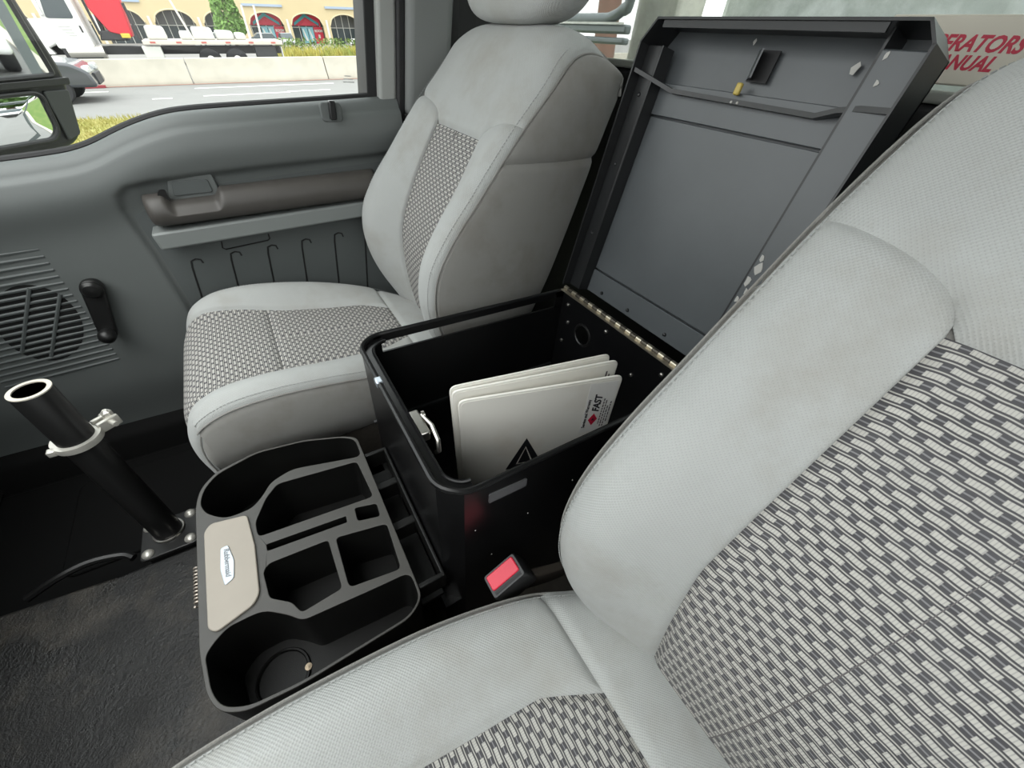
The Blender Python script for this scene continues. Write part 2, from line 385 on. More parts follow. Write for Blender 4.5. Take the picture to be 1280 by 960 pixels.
mb = MB(); mb.tube([(XD+.008, .087, .577), (XD+.008, .090, .560), (XD+.008, .084, .556), (XD+.008, -.014, .566), (XD+.008, -.02, .570), (XD+.008, -.02, .582)], .0018, 6); mb.build('map_pocket_edge', M_BLKM, door)
for (y0, z0) in ((.155, .541), (.068, .547), (-.019, .552), (-.105, .557), (-.193, .563), (-.28, .568)):
    mb = MB(); path = [(XD+.009, y0+.045, .28), (XD+.009, y0+.014, z0-.02), (XD+.009, y0+.010, z0-.004), (XD+.009, y0, z0), (XD+.009, y0-.010, z0-.003), (XD+.009, y0-.012, z0-.012)]
    mb.tube(path, .0024, 6); mb.build('pressed_rib', M_BLKM, door)
# speaker grille
mb = MB(); el = [(.487+.066*math.cos(t), .442+.098*math.sin(t)) for t in np.linspace(0, 2*math.pi, 40, endpoint=False)]
rot_ = lambda y, z, a_: (.487+(y-.487)*math.cos(a_)-(z-.442)*math.sin(a_), .442+(y-.487)*math.sin(a_)+(z-.442)*math.cos(a_))
el = [rot_(y, z, .35) for y, z in el]
mb.prism(el, (XD-.0008, XD+.004), lambda a, b, h: (h, a, b)); mb.build('slot_shade', mat('speaker_black', (.002, .002, .002), .9), door)  # dark plate in place of the shaded holes between the slats
for k in range(20):
    z = .315+k*.0152
    y1 = .404; y0 = .62
    mb = MB(); mb.tube([(XD+.0015, y0, z-.012), (XD-.0008, (y0+y1)/2, z-.004), (XD+.002, y1+.0*k, z+.002)], .0040, 6)
    mb.build('grille_slat', M_PLAST2, door)  # door-coloured slats, their shade put in by the darker plastic
for c_ in (-.022, .022):
    mb = MB(); mb.tube([(XD-.002, *rot_(.487+c_, .36, .55)), (XD-.002, *rot_(.487+c_, .53, .55))], .0035, 6); mb.build('grille_bar', M_PLAST2, door)
# window crank
ck = []
for i in range(17): ck.append(i)
mb = MB(); A = Vector((XD-.022, .359, .517)); B = Vector((XD-.030, .381, .410)); dA = (B-A).normalized(); pr_ = dA.cross(Vector((1, 0, 0))).normalized()
pts = []
for k in range(13): t = math.pi/2+math.pi*k/12; pts.append(A+(dA*-math.sin(t-math.pi/2)*1+pr_*math.cos(t-math.pi/2))*.021)
for k in range(13): t = math.pi*k/12; pts.append(B+(dA*math.sin(t)-pr_*math.cos(t))*.017)
vs = [p+Vector((-.008, 0, 0)) for p in pts]+[p+Vector((.010, 0, 0)) for p in pts]; n = len(pts)
mb.add(vs, [tuple(range(n)), tuple(range(n, 2*n))[::-1]]+[(i, (i+1) % n, n+(i+1) % n, n+i) for i in range(n)])
crk = mb.build('window_crank', M_BLKP, door, bevel=.005, seg=3, label='black window winding handle')
mb = MB(); mb.lathe([(.019, 0), (.0195, .006), (.014, .013), (0, .015)], A+Vector((-.006, 0, 0)), (-1, 0, 0)); mb.build('hub_cap', M_BLKP, crk)
mb = MB(); mb.lathe([(.014, 0), (.017, .012), (.015, .024), (.008, .030), (0, .031)], B+Vector((-.006, 0, 0)), (-1, 0, 0)); mb.build('knob', M_BLKP, crk)
mb = MB(); mb.lathe([(.015, -.03), (.015, .0)], A+Vector((.0, 0, 0)), (-1, 0, 0)); mb.build('spindle', M_BLKP, crk)
# lock slider
mb = MB(); mb.prism(rrect(-.258, .832, -.208, .872, .010), (XD-.014, XD-.006), lambda a, b, h: (h, a, b)); lk = mb.build('lock_bezel', M_PLAST, door, bevel=.003)
mb = MB(); mb.prism(roundpoly([(-.241, .838), (-.226, .838), (-.229, .876), (-.243, .876)], .004), (XD-.028, XD-.010), lambda a, b, h: (h, a, b)); mb.build('lock_slider', M_BLKP, lk, bevel=.003)
under(door, (.8, 0, 0))

# window frame and glass
w1 = empty('window_1', (.86, 0, .85), kind='structure')
mb = MB(); mb.prism([(-.352, .80), (.80, .68), (.80, 1.35), (.55, 1.5), (-.375, 1.5)], (.846, .850), lambda a, b, h: (h, a, b)); mb.build('pane', M_GLASS, w1)
slant = lambda y, z: y-.11*(z-.88)
def vbar(y0, y1, x0, x1, z0=.86, z1=1.5):
    m_ = MB(); m_.prism([(slant(y0, z0), z0), (slant(y1, z0), z0), (slant(y1, z1), z1), (slant(y0, z1), z1)], (x0, x1), lambda a, b, h: (h, a, b)); return m_
vbar(-.338, -.364, .812, .90).build('glass_channel', M_RUB, w1, bevel=.003)
vbar(-.362, -.408, .790, .90, .80).build('rear_frame', mat('white_frame', (.34, .35, .335), .5), w1, bevel=.008)
vbar(-.406, -.428, .782, .89, .05).build('door_seal', M_RUB, w1, bevel=.006)
# tiny maker's mark etched in the corner of the glass
for k in range(3):
    mb = MB(); mb.box((.8455, -.305+.0*k, .905+.006*k), (.0006, .028-.006*k, .0018)); mb.build('etched_mark', mat('etch', (.5, .52, .5), .8), w1)
under(w1, (.86, 0, .85))
# b-pillar trim
p1 = empty('trim_1', (.8, -.5, 0), kind='structure')
mb = MB(); mb.prism([(slant(-.426, .02), .02), (slant(-.56, .02), .02), (slant(-.56, .838), .838), (slant(-.426, .838), .838)], (.765, .88), lambda a, b, h: (h, a, b)); mb.build('lower_pillar_cover', M_PLAST2, p1, bevel=.018, seg=3)
mb = MB(); mb.prism([(slant(-.426, .842), .842), (slant(-.545, .842), .842), (slant(-.545, 1.5), 1.5), (slant(-.426, 1.5), 1.5)], (.765, .88), lambda a, b, h: (h, a, b)); mb.build('upper_pillar_cover', M_FRAME, p1, bevel=.018, seg=3)
mb = MB(); mb.box((.86, -.75, .75), (.03, .34, 1.5)); mb.build('quarter_panel', M_BLKM, p1)
under(p1, (.8, -.5, 0))
mb = MB(); mb.prism([(-.556, .30), (-.602, .30), (-.64, 1.5), (-.594, 1.5)], (.772, .7745), lambda a, b, h: (h, a, b))
tag(mb.build('seat_belt', M_BELT), 'dark grey seat belt webbing hanging on the pillar behind the passenger seat', 'seat belt')

# ------------------------------------------------------------------ seats
ZB = [.36, .42, .48, .54, .60, .66, .72, .78, .84, .90, .96, 1.0]
CY = [-.345, -.330, -.320, -.316, -.322, -.338, -.362, -.392, -.426, -.458, -.490, -.517]
EY = [-.34, -.305, -.275, -.256, -.250, -.262, -.297, -.345, -.392, -.442, -.495, -.53]
CB = np.array(list(zip(CY, ZB))+[(-.55, 1.028), (-.59, 1.036), (-.63, 1.026), (-.66, .998), (-.675, .95)])
EB = np.array(list(zip(EY, [.36, .42, .48, .54, .60, .66, .72, .78, .84, .90, .955, .99]))+[(-.56, 1.004), (-.595, 1.008), (-.63, 1.0), (-.652, .978), (-.664, .95)])
WBk = np.array([.205, .222, .233, .238, .24, .24, .239, .237, .235, .233, .229, .222, .212, .207, .205, .203, .20])[:, None]
NBK = len(CB)-1
def SB(a, t):
    """front surface of a backrest: a lateral metres, t in 0..NBK"""
    t = min(max(t, 0), NBK); c = cm_at(CB, t); e = cm_at(EB, t); W = cm_at(WBk, t)[0]; r = min(abs(a)/W, 1)
    g = float(sstep(.36, .86, r)) if t < 9 else float(sstep(.36, .86, r))*(1-min((t-9)/2, 1))+r**5*min((t-9)/2, 1)
    p = c*(1-g)+e*g; k = max(0, (r-.84)/.16); fil = .014*k*k
    return np.array([a, p[0]-fil*.9, p[1]-fil*.35])
def WB(t): return float(cm_at(WBk, min(max(t, 0), NBK))[0])
def tz(z): return float(np.interp(z, ZB, range(len(ZB))))
CC = np.array([(-.36, .40), (-.30, .415), (-.24, .424), (-.18, .43), (-.10, .436), (-.02, .443), (.06, .45), (.13, .453), (.18, .448), (.215, .43), (.235, .395), (.24, .35), (.235, .30)])
EC = np.array([(-.36, .38), (-.30, .405), (-.24, .428), (-.18, .447), (-.10, .466), (-.02, .48), (.06, .488), (.13, .485), (.175, .470), (.205, .445), (.225, .40), (.23, .35), (.225, .30)])
WCk = np.array([.175, .19, .21, .222, .232, .236, .238, .238, .236, .232, .228, .226, .225])[:, None]
NCU = len(CC)-1
def SCU(a, t):
    t = min(max(t, 0), NCU); c = cm_at(CC, t); e = cm_at(EC, t); W = cm_at(WCk, t)[0]; r = min(abs(a)/W, 1)
    g = float(sstep(.5, .86, r)); p = c*(1-g)+e*g; k = max(0, (r-.82)/.18); fil = .016*k*k
    n = np.array([0, 1.]) if t > 10 else np.array([0., 1.])
    return np.array([a, p[0]-(fil if t > 9 else 0), p[1]-(fil if t <= 9 else 0)])
def WC(t): return float(cm_at(WCk, min(max(t, 0), NCU))[0])
def ty(y): return float(np.interp(y, CC[:9, 0], range(9)))
def cl(n):
    x = np.linspace(0, 1, n); return .5*x+.5*(.5-.5*np.cos(math.pi*x))
def patch(Sf, af, nr, nq, groove, xc, up, g=.0045, wd=.006, puff=.004):
    """surface patch with pulled-in borders; groove sides of 'r0 r1 q0 q1'"""
    R, Q = cl(nr), cl(nq); P_ = np.zeros((nr, nq, 3)); AT = np.zeros((nr, nq, 2))
    for i, r in enumerate(R):
        for j, q_ in enumerate(Q):
            a, t = af(r, q_); AT[i, j] = (a, t); P_[i, j] = Sf(a, t)
    dr = np.linalg.norm(np.diff(P_, axis=0), axis=2); dq = np.linalg.norm(np.diff(P_, axis=1), axis=2)
    cr_ = np.vstack([np.zeros((1, nq)), np.cumsum(dr, 0)]); cq = np.hstack([np.zeros((nr, 1)), np.cumsum(dq, 1)])
    D = np.full((nr, nq), 9.)
    if 'r0' in groove: D = np.minimum(D, cr_)
    if 'r1' in groove: D = np.minimum(D, cr_[-1:]-cr_)
    if 'q0' in groove: D = np.minimum(D, cq)
    if 'q1' in groove: D = np.minimum(D, cq[:, -1:]-cq)
    du = np.gradient(P_, axis=0); dv = np.gradient(P_, axis=1); N = np.cross(du, dv); N /= np.linalg.norm(N, axis=2, keepdims=True)+1e-12
    s_ = np.sign(np.sum(N*np.array(up), 2, keepdims=True)); s_[s_ == 0] = 1; N = N*s_
    off = -g*np.exp(-(D/wd)**2)+puff*(1-np.exp(-np.minimum(D, .2)/.02))
    P_ = P_+N*off[..., None]; P_[..., 0] += xc
    V = cq+0
    # v coordinate from a common arclength of t
    tl = np.linspace(0, 20, 400); pts = np.array([Sf(0, t) for t in tl]); al = np.concatenate([[0], np.cumsum(np.linalg.norm(np.diff(pts, axis=0), axis=1))])
    UV = np.stack([AT[..., 0], np.interp(AT[..., 1], tl, al)], -1)
    return MB().grid(P_, UV)
def stitches(path, off, step_=.0065, ln=.0042, r=.0007):
    path = np.array(path)+np.array(off); seg = np.linalg.norm(np.diff(path, axis=0), axis=1); cum = np.concatenate([[0], np.cumsum(seg)]); m_ = MB()
    for d in np.arange(0, cum[-1]-ln, step_):
        p = [np.array([np.interp(x, cum, path[:, k]) for k in range(3)]) for x in (d, d+ln)]; m_.tube(p, r, 4)
    return m_

def make_seat(name, xc, inb, label):
    """inb: +1 if the inboard side faces +x"""
    root = empty(name, (xc, 0, 0), label, 'seat')
    tI = tz(.855); tT = tz(.90); up = (0, .8, .6)
    si = lambda t: float(np.interp(t, [0, tz(.45), tz(.62), tI], [.078, .088, .108, .108]))
    ins = patch(SB, lambda r, q_: ((2*r-1)*si(q_*tI), q_*tI), 70, 60, ('r0', 'r1', 'q1'), xc, up, puff=.002)
    bi = ins.build('backrest_insert', M_WOV, root, label='dark woven insert of the backrest')
    m_ = MB(); m_.tube([SB(0, t)+np.array([xc, .0012, 0]) for t in np.linspace(.5, tI, 30)], .0011, 6); m_.build('centre_seam', M_GINK, bi)
    def tb(r): return tI+(tT-tI)*math.sqrt(max(0, 1-(1-min(r/.9, 1))**2))
    for sg, nm in ((inb, 'inboard'), (-inb, 'outboard')):
        def af(r, q_):
            t = q_*tb(r); s0 = si(min(t, tI)); return sg*(s0+(WB(t)-s0)*r), t
        b_ = patch(SB, af, 40, 56, ('r0', 'q1', 'r1'), xc, up, puff=.006)
        b_.build('backrest_bolster', M_FAB, root)
    def afu(r, q_):
        s = 2*r-1; aa = abs(s); rr = 0 if aa < .46 else (aa-.46)/.54
        t0 = tI if aa < .46 else tb(rr); t = t0+(NBK-t0)*q_; W = WB(t)
        s0 = si(tI); a = (aa/.46*s0 if aa < .46 else s0+(W-s0)*rr); return (a if s > 0 else -a), t
    patch(SB, afu, 81, 46, ('r0', 'r1', 'q0'), xc, up, puff=.004).build('backrest_upper_panel', M_FAB, root)
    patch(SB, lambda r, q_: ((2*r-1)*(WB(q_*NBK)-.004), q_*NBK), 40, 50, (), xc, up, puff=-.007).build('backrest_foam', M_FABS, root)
    # side panels, rear shell
    yb = lambda z: np.interp(z, [.36, .60, .94], [-.47, -.56, -.672])
    for sg in (1, -1):
        for t0, t1, nm in ((0, tz(.845), 'lower'), (tz(.845), NBK, 'upper')):
            def sidef(r, t):
                E_ = SB(sg*WB(t), t); z = min(E_[2], .94+.04*max(0, (t-10)/6)); Bk = np.array([sg*(WB(min(t, 9))-.012), yb(z), z])
                p = E_*(1-r)+Bk*r; p[0] += sg*(.016*math.sin(math.pi*r)**.7-.004*(r == 0)); return p
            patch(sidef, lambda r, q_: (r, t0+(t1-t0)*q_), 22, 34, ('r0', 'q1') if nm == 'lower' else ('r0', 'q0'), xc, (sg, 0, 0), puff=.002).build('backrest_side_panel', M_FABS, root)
        E_ = [SB(sg*WB(t), t)+np.array([xc+sg*.0005, -.001, 0]) for t in np.linspace(.4, NBK-1, 110)]
        m_ = MB(); m_.tube(E_, .0016, 6); m_.build('backrest_piping', M_FABS, root)
        E2 = [SB(sg*(WB(t)-.010), t)+np.array([xc, .0055, .0015]) for t in np.linspace(.6, 12, 110)]
        stitches(E2, (0, 0, 0)).build('backrest_stitching', M_STITCH, root)
    m_ = MB(); G = [[(xc+(2*u-1)*(WB(min(t, 9))-.012), yb(z)-.02*math.sin(math.pi*u), z) for u in np.linspace(0, 1, 12)] for t, z in zip(np.linspace(0, 10, 16), np.linspace(.36, .98, 16))]
    m_.grid(G).build('backrest_rear_shell', M_BLKM, root)
    # headrest
    hb = MB(); nu, nv = 28, 24; G = np.zeros((nu+1, nv, 3))
    for i in range(nu+1):
        ph = math.pi*i/nu
        for j in range(nv):
            th = 2*math.pi*j/nv; sp = lambda v_, e_: math.copysign(abs(v_)**e_, v_)
            rx = sp(math.sin(ph), .55)*sp(math.cos(th), .6); ry = sp(math.sin(ph), .55)*sp(math.sin(th), .7); rz = -sp(math.cos(ph), .6)
            G[i, j] = (xc+.192*rx, -.592+.066*ry-.02*rz, 1.148+.112*rz)
    vs = G.reshape(-1, 3).tolist(); m_ = MB()
    m_.add(vs, [(i*nv+j, i*nv+(j+1) % nv, (i+1)*nv+(j+1) % nv, (i+1)*nv+j) for i in range(nu) for j in range(nv)], [((p[0]-xc), p[2]) for p in vs])
    hr = m_.build('headrest', M_FAB, root, ang=80)
    for sg in (-1, 1):
        m_ = MB(); m_.tube([(xc+sg*.07, -.60, .99), (xc+sg*.07, -.595, 1.08)], .007, 10); m_.build('post', M_STEEL, hr)
    # cushion
    tf = 10.2; tr = ty(-.25); upc = (0, .25, 1)
    sc_ = lambda t: float(np.interp(t, [tr, ty(-.18), ty(0), ty(.1), ty(.19), tf, 12], [.078, .112, .13, .15, .165, .17, .17]))
    def insaf(t0, t1, a0, a1):
        return lambda r, q_: ((a0+(a1-a0)*r)*sc_(t0+(t1-t0)*q_), t0+(t1-t0)*q_)
    tcx = ty(.04)
    patch(SCU, insaf(tcx, 12, -1, 1), 60, 44, ('r0', 'r1', 'q0'), xc, upc, puff=.002).build('cushion_insert', M_WOV, root)
    for a0, a1 in ((-1, 0), (0, 1)):
        patch(SCU, insaf(tr, tcx, a0, a1), 34, 40, ('r0', 'r1', 'q0', 'q1'), xc, upc, puff=.002, g=.004).build('cushion_insert', M_WOV, root)
    for sg in (1, -1):
        def afc(r, q_):
            t = tr+(12-tr)*q_; s0 = sc_(t); return sg*(s0+(WC(t)-s0)*r), t
        patch(SCU, afc, 34, 70, ('r0', 'q0', 'r1'), xc, upc, puff=.005).build('cushion_bolster', M_FAB, root)
        E_ = [SCU(sg*WC(t), t)+np.array([xc+sg*.0005, 0, -.001]) for t in np.linspace(.5, 12, 110)]
        m_ = MB(); m_.tube(E_, .0016, 6); m_.build('cushion_piping', M_FABS, root)
        stitches([SCU(sg*(WC(t)-.009), t)+np.array([xc, 0, .0045]) for t in np.linspace(.8, 9.6, 120)], (0, 0, 0)).build('cushion_stitching', M_STITCH, root)
        # side skirt of the cushion
        def skf(r, t):
            p = SCU(sg*WC(t), t); lo = .285+.045*math.sin(math.pi*np.clip((t-2)/8, 0, 1))*0; z = p[2]*(1-r)+lo*r
            y = p[1]*(1-r)+(p[1]*.97-.012)*r
            return np.array([p[0]+sg*(.014*math.sin(math.pi*r)-.03*r*r), y, z])
        patch(skf, lambda r, q_: (r, 10.4*q_), 20, 50, ('r0',), xc, (sg, 0, 0), puff=.002).build('cushion_side_panel', M_FABS, root)
    patch(SCU, lambda r, q_: ((2*r-1)*WC(tr*q_), tr*q_), 30, 16, ('q1',), xc, upc, puff=.002).build('cushion_rear_panel', M_FAB, root)
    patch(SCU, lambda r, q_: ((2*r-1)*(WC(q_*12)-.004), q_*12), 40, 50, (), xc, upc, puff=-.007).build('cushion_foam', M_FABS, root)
    # valance and base
    m_ = MB(); pts = roundpoly([(-.33, .13), (.16, .13), (.195, .20), (.17, .27), (.02, .315), (-.33, .33)], .03)
    m_.prism(pts, (-.20, .20), lambda a, b, h: (xc+h, a, b)); m_.build('seat_base', M_CARPET, root, bevel=.01)
    under(root, (xc, 0, 0)); return root
ps = make_seat('passenger_seat', .49, -1, 'grey cloth passenger seat with headrest beside the door')
def copy_tree(o, parent=None):
    c = o.copy(); COL.objects.link(c); c.parent = parent
    if parent is not None: c.matrix_parent_inverse = o.matrix_parent_inverse.copy()
    for ch in list(o.children): copy_tree(ch, c)
    return c
dsr = copy_tree(ps); dsr.name = 'driver_seat'; dsr.location = (-.487, .068, .024)
Rb = Matrix.Translation((-.014, -.33, .372)) @ Matrix.Rotation(.06, 4, 'X') @ Matrix.Diagonal((1, 1, 1.055, 1)) @ Matrix.Translation((0, .33, -.40))     # driver's backrest leans further back
for ch in dsr.children:
    if ch.name.startswith(('backrest', 'headrest')): ch.matrix_basis = Rb
dsr['label'] = 'grey cloth driver seat with large woven insert in the foreground'

# ------------------------------------------------------------------ storage box between the seats
bx = empty('storage_box', (0, -.3, .2), 'black steel console box with open top between the two seats', 'box')
PLAN = [(-.185, -.545), (-.185, -.114), (-.160, -.088), (.155, -.088), (.180, -.114), (.180, -.545)]
def wallmb(p, q_, z0, z1, th=.004):
    p = Vector(p); q_ = Vector(q_); n_ = Vector(((q_-p).y, -(q_-p).x)).normalized()*th     # inward for this winding
    m_ = MB(); m_.prism([p, q_, q_+n_, p+n_], (z0, z1)); return m_
ZR = .60
wallmb(PLAN[0], PLAN[1], .16, ZR).build('near_wall', M_BOX, bx)
wallmb(PLAN[1], PLAN[2], .16, ZR).build('corner_facet', M_BOX, bx)
wallmb(PLAN[2], PLAN[3], .16, ZR).build('front_wall', M_BOX, bx)
wallmb(PLAN[3], PLAN[4], .16, ZR).build('corner_facet', M_BOX, bx)
m_ = MB()
for y0, y1, z0, z1 in ((-.545, -.114, .16, .563), (-.545, -.52, .56, ZR), (-.128, -.114, .56, ZR), (-.545, -.114, .586, ZR)):
    m_.prism([(.176, y0), (.180, y0), (.180, y1), (.176, y1)], (z0, z1))
m_.build('far_wall', M_BOX, bx)
# rear wall with a round cable hole
HX, HZ, HR = .092, .531, .024
m_ = MB(); n = 32; ring = [(HX+HR*math.cos(2*math.pi*k/n), HZ+HR*math.sin(2*math.pi*k/n)) for k in range(n)]
def onrect(c, s_):
    x0, x1, z0, z1 = -.181, .176, .16, ZR; t = min(((x1-HX)/c if c > 0 else (x0-HX)/c) if abs(c) > 1e-9 else 1e9, ((z1-HZ)/s_ if s_ > 0 else (z0-HZ)/s_) if abs(s_) > 1e-9 else 1e9); return HX+c*t, HZ+s_*t
outr = [onrect(math.cos(2*math.pi*k/n), math.sin(2*math.pi*k/n)) for k in range(n)]
# snap the nearest outer point to each corner
for cx_, cz_ in ((-.181, .16), (.176, .16), (-.181, ZR), (.176, ZR)):
    k = min(range(n), key=lambda i: (outr[i][0]-cx_)**2+(outr[i][1]-cz_)**2); outr[k] = (cx_, cz_)
for yy in (-.545, -.541):
    m_.add([(a, yy, b) for a, b in ring]+[(a, yy, b) for a, b in outr], [(k, (k+1) % n, n+(k+1) % n, n+k) for k in range(n)])
rw = m_.build('rear_wall', M_BOX, bx)
m_ = MB(); m_.tube([(a, -.542, b) for a, b in ring], .0035, 8, closed=True); m_.build('grommet', M_BLKP, rw)
for rx, rz in ((.155, .575), (.03, .578), (.155, .48), (-.06, .53), (.145, .535), (-.12, .575)):
    m_ = MB(); m_.lathe([(.0045, 0), (.004, .002), (.002, .0032), (0, .0034)], (rx, -.541, rz), (0, 1, 0), 10); m_.build('rivet', M_STEEL, rw)
m_ = MB(); m_.box((-.003, -.31, .28), (.355, .46, .004)); m_.build('bottom', M_BOX, bx)
m_ = MB(); m_.box((.172, -.31, .40), (.006, .45, .006)); m_.build('inner_ledge', M_LIDD, bx)
m_ = MB(); m_.box((0, -.094, .45), (.3, .004, .005)); m_.build('inner_ledge', M_LIDD, bx)
# folded rim round three sides, inner lip on the front
off = [(-.185, -.545), (-.185, -.114), (-.160, -.088), (.155, -.088), (.180, -.114), (.180, -.545)]
m_ = MB(); rim = [(x, y, ZR) for x, y in off]
rim = [rim[0]]+[(x, y, ZR) for x, y in roundpoly(off, .018)[5:-5]]+[rim[-1]]
m_.tube(rim, .0042, 8); m_.build('rim', M_BOX, bx)
inn = roundpoly([(-.168, -.545), (-.168, -.120), (-.150, -.104), (.146, -.104), (.163, -.122), (.163, -.545)], .012)
def strip(A_, B_, z):
    m2 = MB(); n2 = len(A_); m2.add([(x, y, z) for x, y in A_]+[(x, y, z) for x, y in B_]+[(x, y, z-.003) for x, y in A_]+[(x, y, z-.003) for x, y in B_],
        [(i, i+1, n2+i+1, n2+i) for i in range(n2-1)]+[(2*n2+i, 3*n2+i, 3*n2+i+1, 2*n2+i+1) for i in range(n2-1)]+[(n2+i, n2+i+1, 3*n2+i+1, 3*n2+i) for i in range(n2-1)]); return m2
oo = roundpoly(off, .018)
strip(oo[5:-5], inn[5:-5], ZR-.006).build('rim_flange', M_BOX, bx)
m_ = MB(); m_.tube([(x, y, ZR-.004) for x, y in inn[5:-5]], .0022, 6); m_.build('inner_lip', M_BOX, bx)
# sticker on the near wall
m_ = MB(); m_.prism(roundpoly([(-.148, .574), (-.206, .570), (-.206, .553), (-.148, .555)], .003), (-.1868, -.185), lambda a, b, h: (h, a, b)); m_.build('label_strip', mat('label_grey', (.10, .10, .105), .4), bx)
for yy, zz in ((-.13, .50), (-.22, .47), (-.16, .40), (-.30, .50)):
    m_ = MB(); m_.lathe([(.0012, 0), (.0008, .0005), (0, .0006)], (-.185, yy, zz), (-1, 0, 0), 6); m_.build('paint_chip', M_CHIP, bx)
# latch hook inside the front and clip on the rim
lt = MB(); lt.box((-.045, -.112, .585), (.05, .016, .018)); lo_ = lt.build('latch', M_STEEL, bx, bevel=.003)
m_ = MB(); m_.tube([(-.03, -.122, .588), (-.055, -.127, .588), (-.078, -.126, .580), (-.085, -.124, .565), (-.078, -.122, .556)], .0035, 8); m_.build('hook', M_STEEL, lo_)
m_ = MB(); m_.lathe([(.006, 0), (.006, .004), (0, .006)], (-.03, -.122, .588), (0, -1, 0), 12); m_.build('pivot', M_STEEL, lo_)
m_ = MB(); m_.box((.055, -.088, .599), (.016, .011, .011)); m_.build('rim_clip', mat('bluish_steel', (.55, .6, .66), .3, .8), bx, bevel=.002)
# piano hinge along the rear edge
NK = 26; M_HDARK = mat('hinge_gap_shade', (.10, .09, .075), .45, .8)  # every other knuckle darkened to read as the shaded gaps
for k in range(NK):
    x0 = -.18+.36*k/NK; m_ = MB(); m_.tube([(x0+.0006, -.546, .606), (x0+.36/NK-.0006, -.546, .606)], .0048, 10)
    m_.build('hinge_knuckle', M_BRASS if k % 2 else M_HDARK, bx)
m_ = MB(); m_.box((0, -.5385, .6035), (.358, .011, .0016)); m_.build('hinge_leaf', M_BRASS, bx)
# lid, opened up against the rear
dU = Vector((0, -.185, .983)).normalized(); dW = Vector((0, .983, .185)).normalized(); HO = Vector((0, -.553, .605))
def LP(x, u, wd): return HO+Vector((x, 0, 0))+dU*u+dW*wd
X0, X1, LL, DP = -.203, .20, .458, .064
def lidbox(x0, x1, u0, u1, w0, w1):
    m2 = MB(); m2.add([LP(x, u, w_) for x in (x0, x1) for u in (u0, u1) for w_ in (w0, w1)], [(0, 1, 3, 2), (4, 6, 7, 5), (0, 4, 5, 1), (2, 3, 7, 6), (0, 2, 6, 4), (1, 5, 7, 3)]); return m2
m_ = MB(); m_.prism([(X0, .0), (X1, .0), (X1, LL-.03), (X1-.022, LL), (X0+.016, LL), (X0, LL-.02)], (-DP, -DP+.004), lambda a, b, h: LP(a, b, h)); lid = m_.build('lid', M_LID, bx, label='open black lid, glare in its grey colour, with folded edges')
sk = [(X0, 0), (X0, LL-.02), (X0+.016, LL), (X1-.022, LL), (X1, LL-.03), (X1, 0)]
for i in range(5):
    a, b = Vector(sk[i]), Vector(sk[i+1]); n_ = Vector(((b-a).y, -(b-a).x)).normalized()*.003
    m_ = MB(); m_.prism([a, b, b+n_, a+n_], (-DP, 0), lambda p, q_, h: LP(p, q_, h)); m_.build('lid_skirt', M_LIDD, lid)
lidbox(.168, .197, .0, LL-.03, -.024, -.021).build('side_flange', M_LIDD, lid, bevel=.001)
lidbox(.165, .168, .0, LL-.03, -.05, -.021).build('side_flange_web', M_LIDD, lid)
lidbox(-.200, -.150, .0, LL-.022, -.020, -.016).build('side_rail', M_LID, lid, bevel=.002)
lidbox(-.153, -.150, .0, LL-.004, -DP+.004, -.016).build('side_rail_web', M_LIDD, lid)
lidbox(-.150, .165, LL-.012, LL-.003, -.006, -.003).build('top_flange', M_LIDD, lid)
lidbox(-.150, .165, .052, .336, -.052, -.0495).build('reinforcing_sheet', M_LID, lid, bevel=.001)
lidbox(-.150, .165, .0, .049, -.052, -.0475).build('reinforcing_sheet', M_LID, lid, bevel=.001)
lidbox(-.150, .165, .339, .385, -.052, -.0475).build('reinforcing_sheet', M_LID, lid, bevel=.001)
m_ = MB(); br = [(X1-.004, .393, -.004), (.175, .388, -.010), (.13, .376, -.034), (-.11, .373, -.036), (-.14, .380, -.022), (-.165, .383, -.014), (-.200, .384, -.010)]
vs = []; 
for x, u, w_ in br: vs += [LP(x, u-.005, w_), LP(x, u+.001, w_), LP(x, u+.001, w_-.016), LP(x, u-.005, w_-.016)]
m_.add(vs, [(i*4+j, (i+1)*4+j, (i+1)*4+(j+1) % 4, i*4+(j+1) % 4) for i in range(len(br)-1) for j in range(4)]+[(0, 1, 2, 3), tuple(range(len(vs)-4, len(vs)))[::-1]])
m_.build('cross_brace', M_LIDD, lid)
# latch window with bent tab and yellow tag
lidbox(-.016, .016, .400, .437, -.0545, -.0525).build('latch_opening', M_RUB, lid)
m_ = MB(); m_.add([LP(.016, .402, -.0525), LP(.016, .435, -.0525), LP(.001, .435, -.034), LP(.001, .402, -.034), LP(.014, .402, -.0535), LP(.014, .435, -.0535), LP(-.001, .435, -.035), LP(-.001, .402, -.035)], [(0, 1, 2, 3), (7, 6, 5, 4), (0, 4, 5, 1), (1, 5, 6, 2), (2, 6, 7, 3), (3, 7, 4, 0)]); m_.build('bent_tab', M_LID, lid)
lidbox(.010, .019, .381, .396, -.045, -.038).build('yellow_tag', mat('brass_yellow', (.55, .42, .10), .4), lid, bevel=.002)
for x, u, w_, sx_ in ((-.160, .43, -.0155, .004), (-.166, .405, -.0155, .003), (-.158, .20, -.0155, .005), (-.161, .185, -.0155, .007), (-.157, .165, -.0155, .006), (-.163, .15, -.0155, .004), (-.157, .135, -.0155, .004), (-.12, .425, -.053, .006), (.03, .445, -.053, .003)):
    m_ = MB(); n = 7; pts = [(x+sx_*random.uniform(.4, 1)*math.cos(2*math.pi*k/n), u+sx_*1.6*random.uniform(.4, 1)*math.sin(2*math.pi*k/n)) for k in range(n)]
    m_.prism(pts, (w_-.0005, w_+.0004), lambda p, q_, h: LP(p, q_, h)); m_.build('paint_chip', M_CHIP, lid)
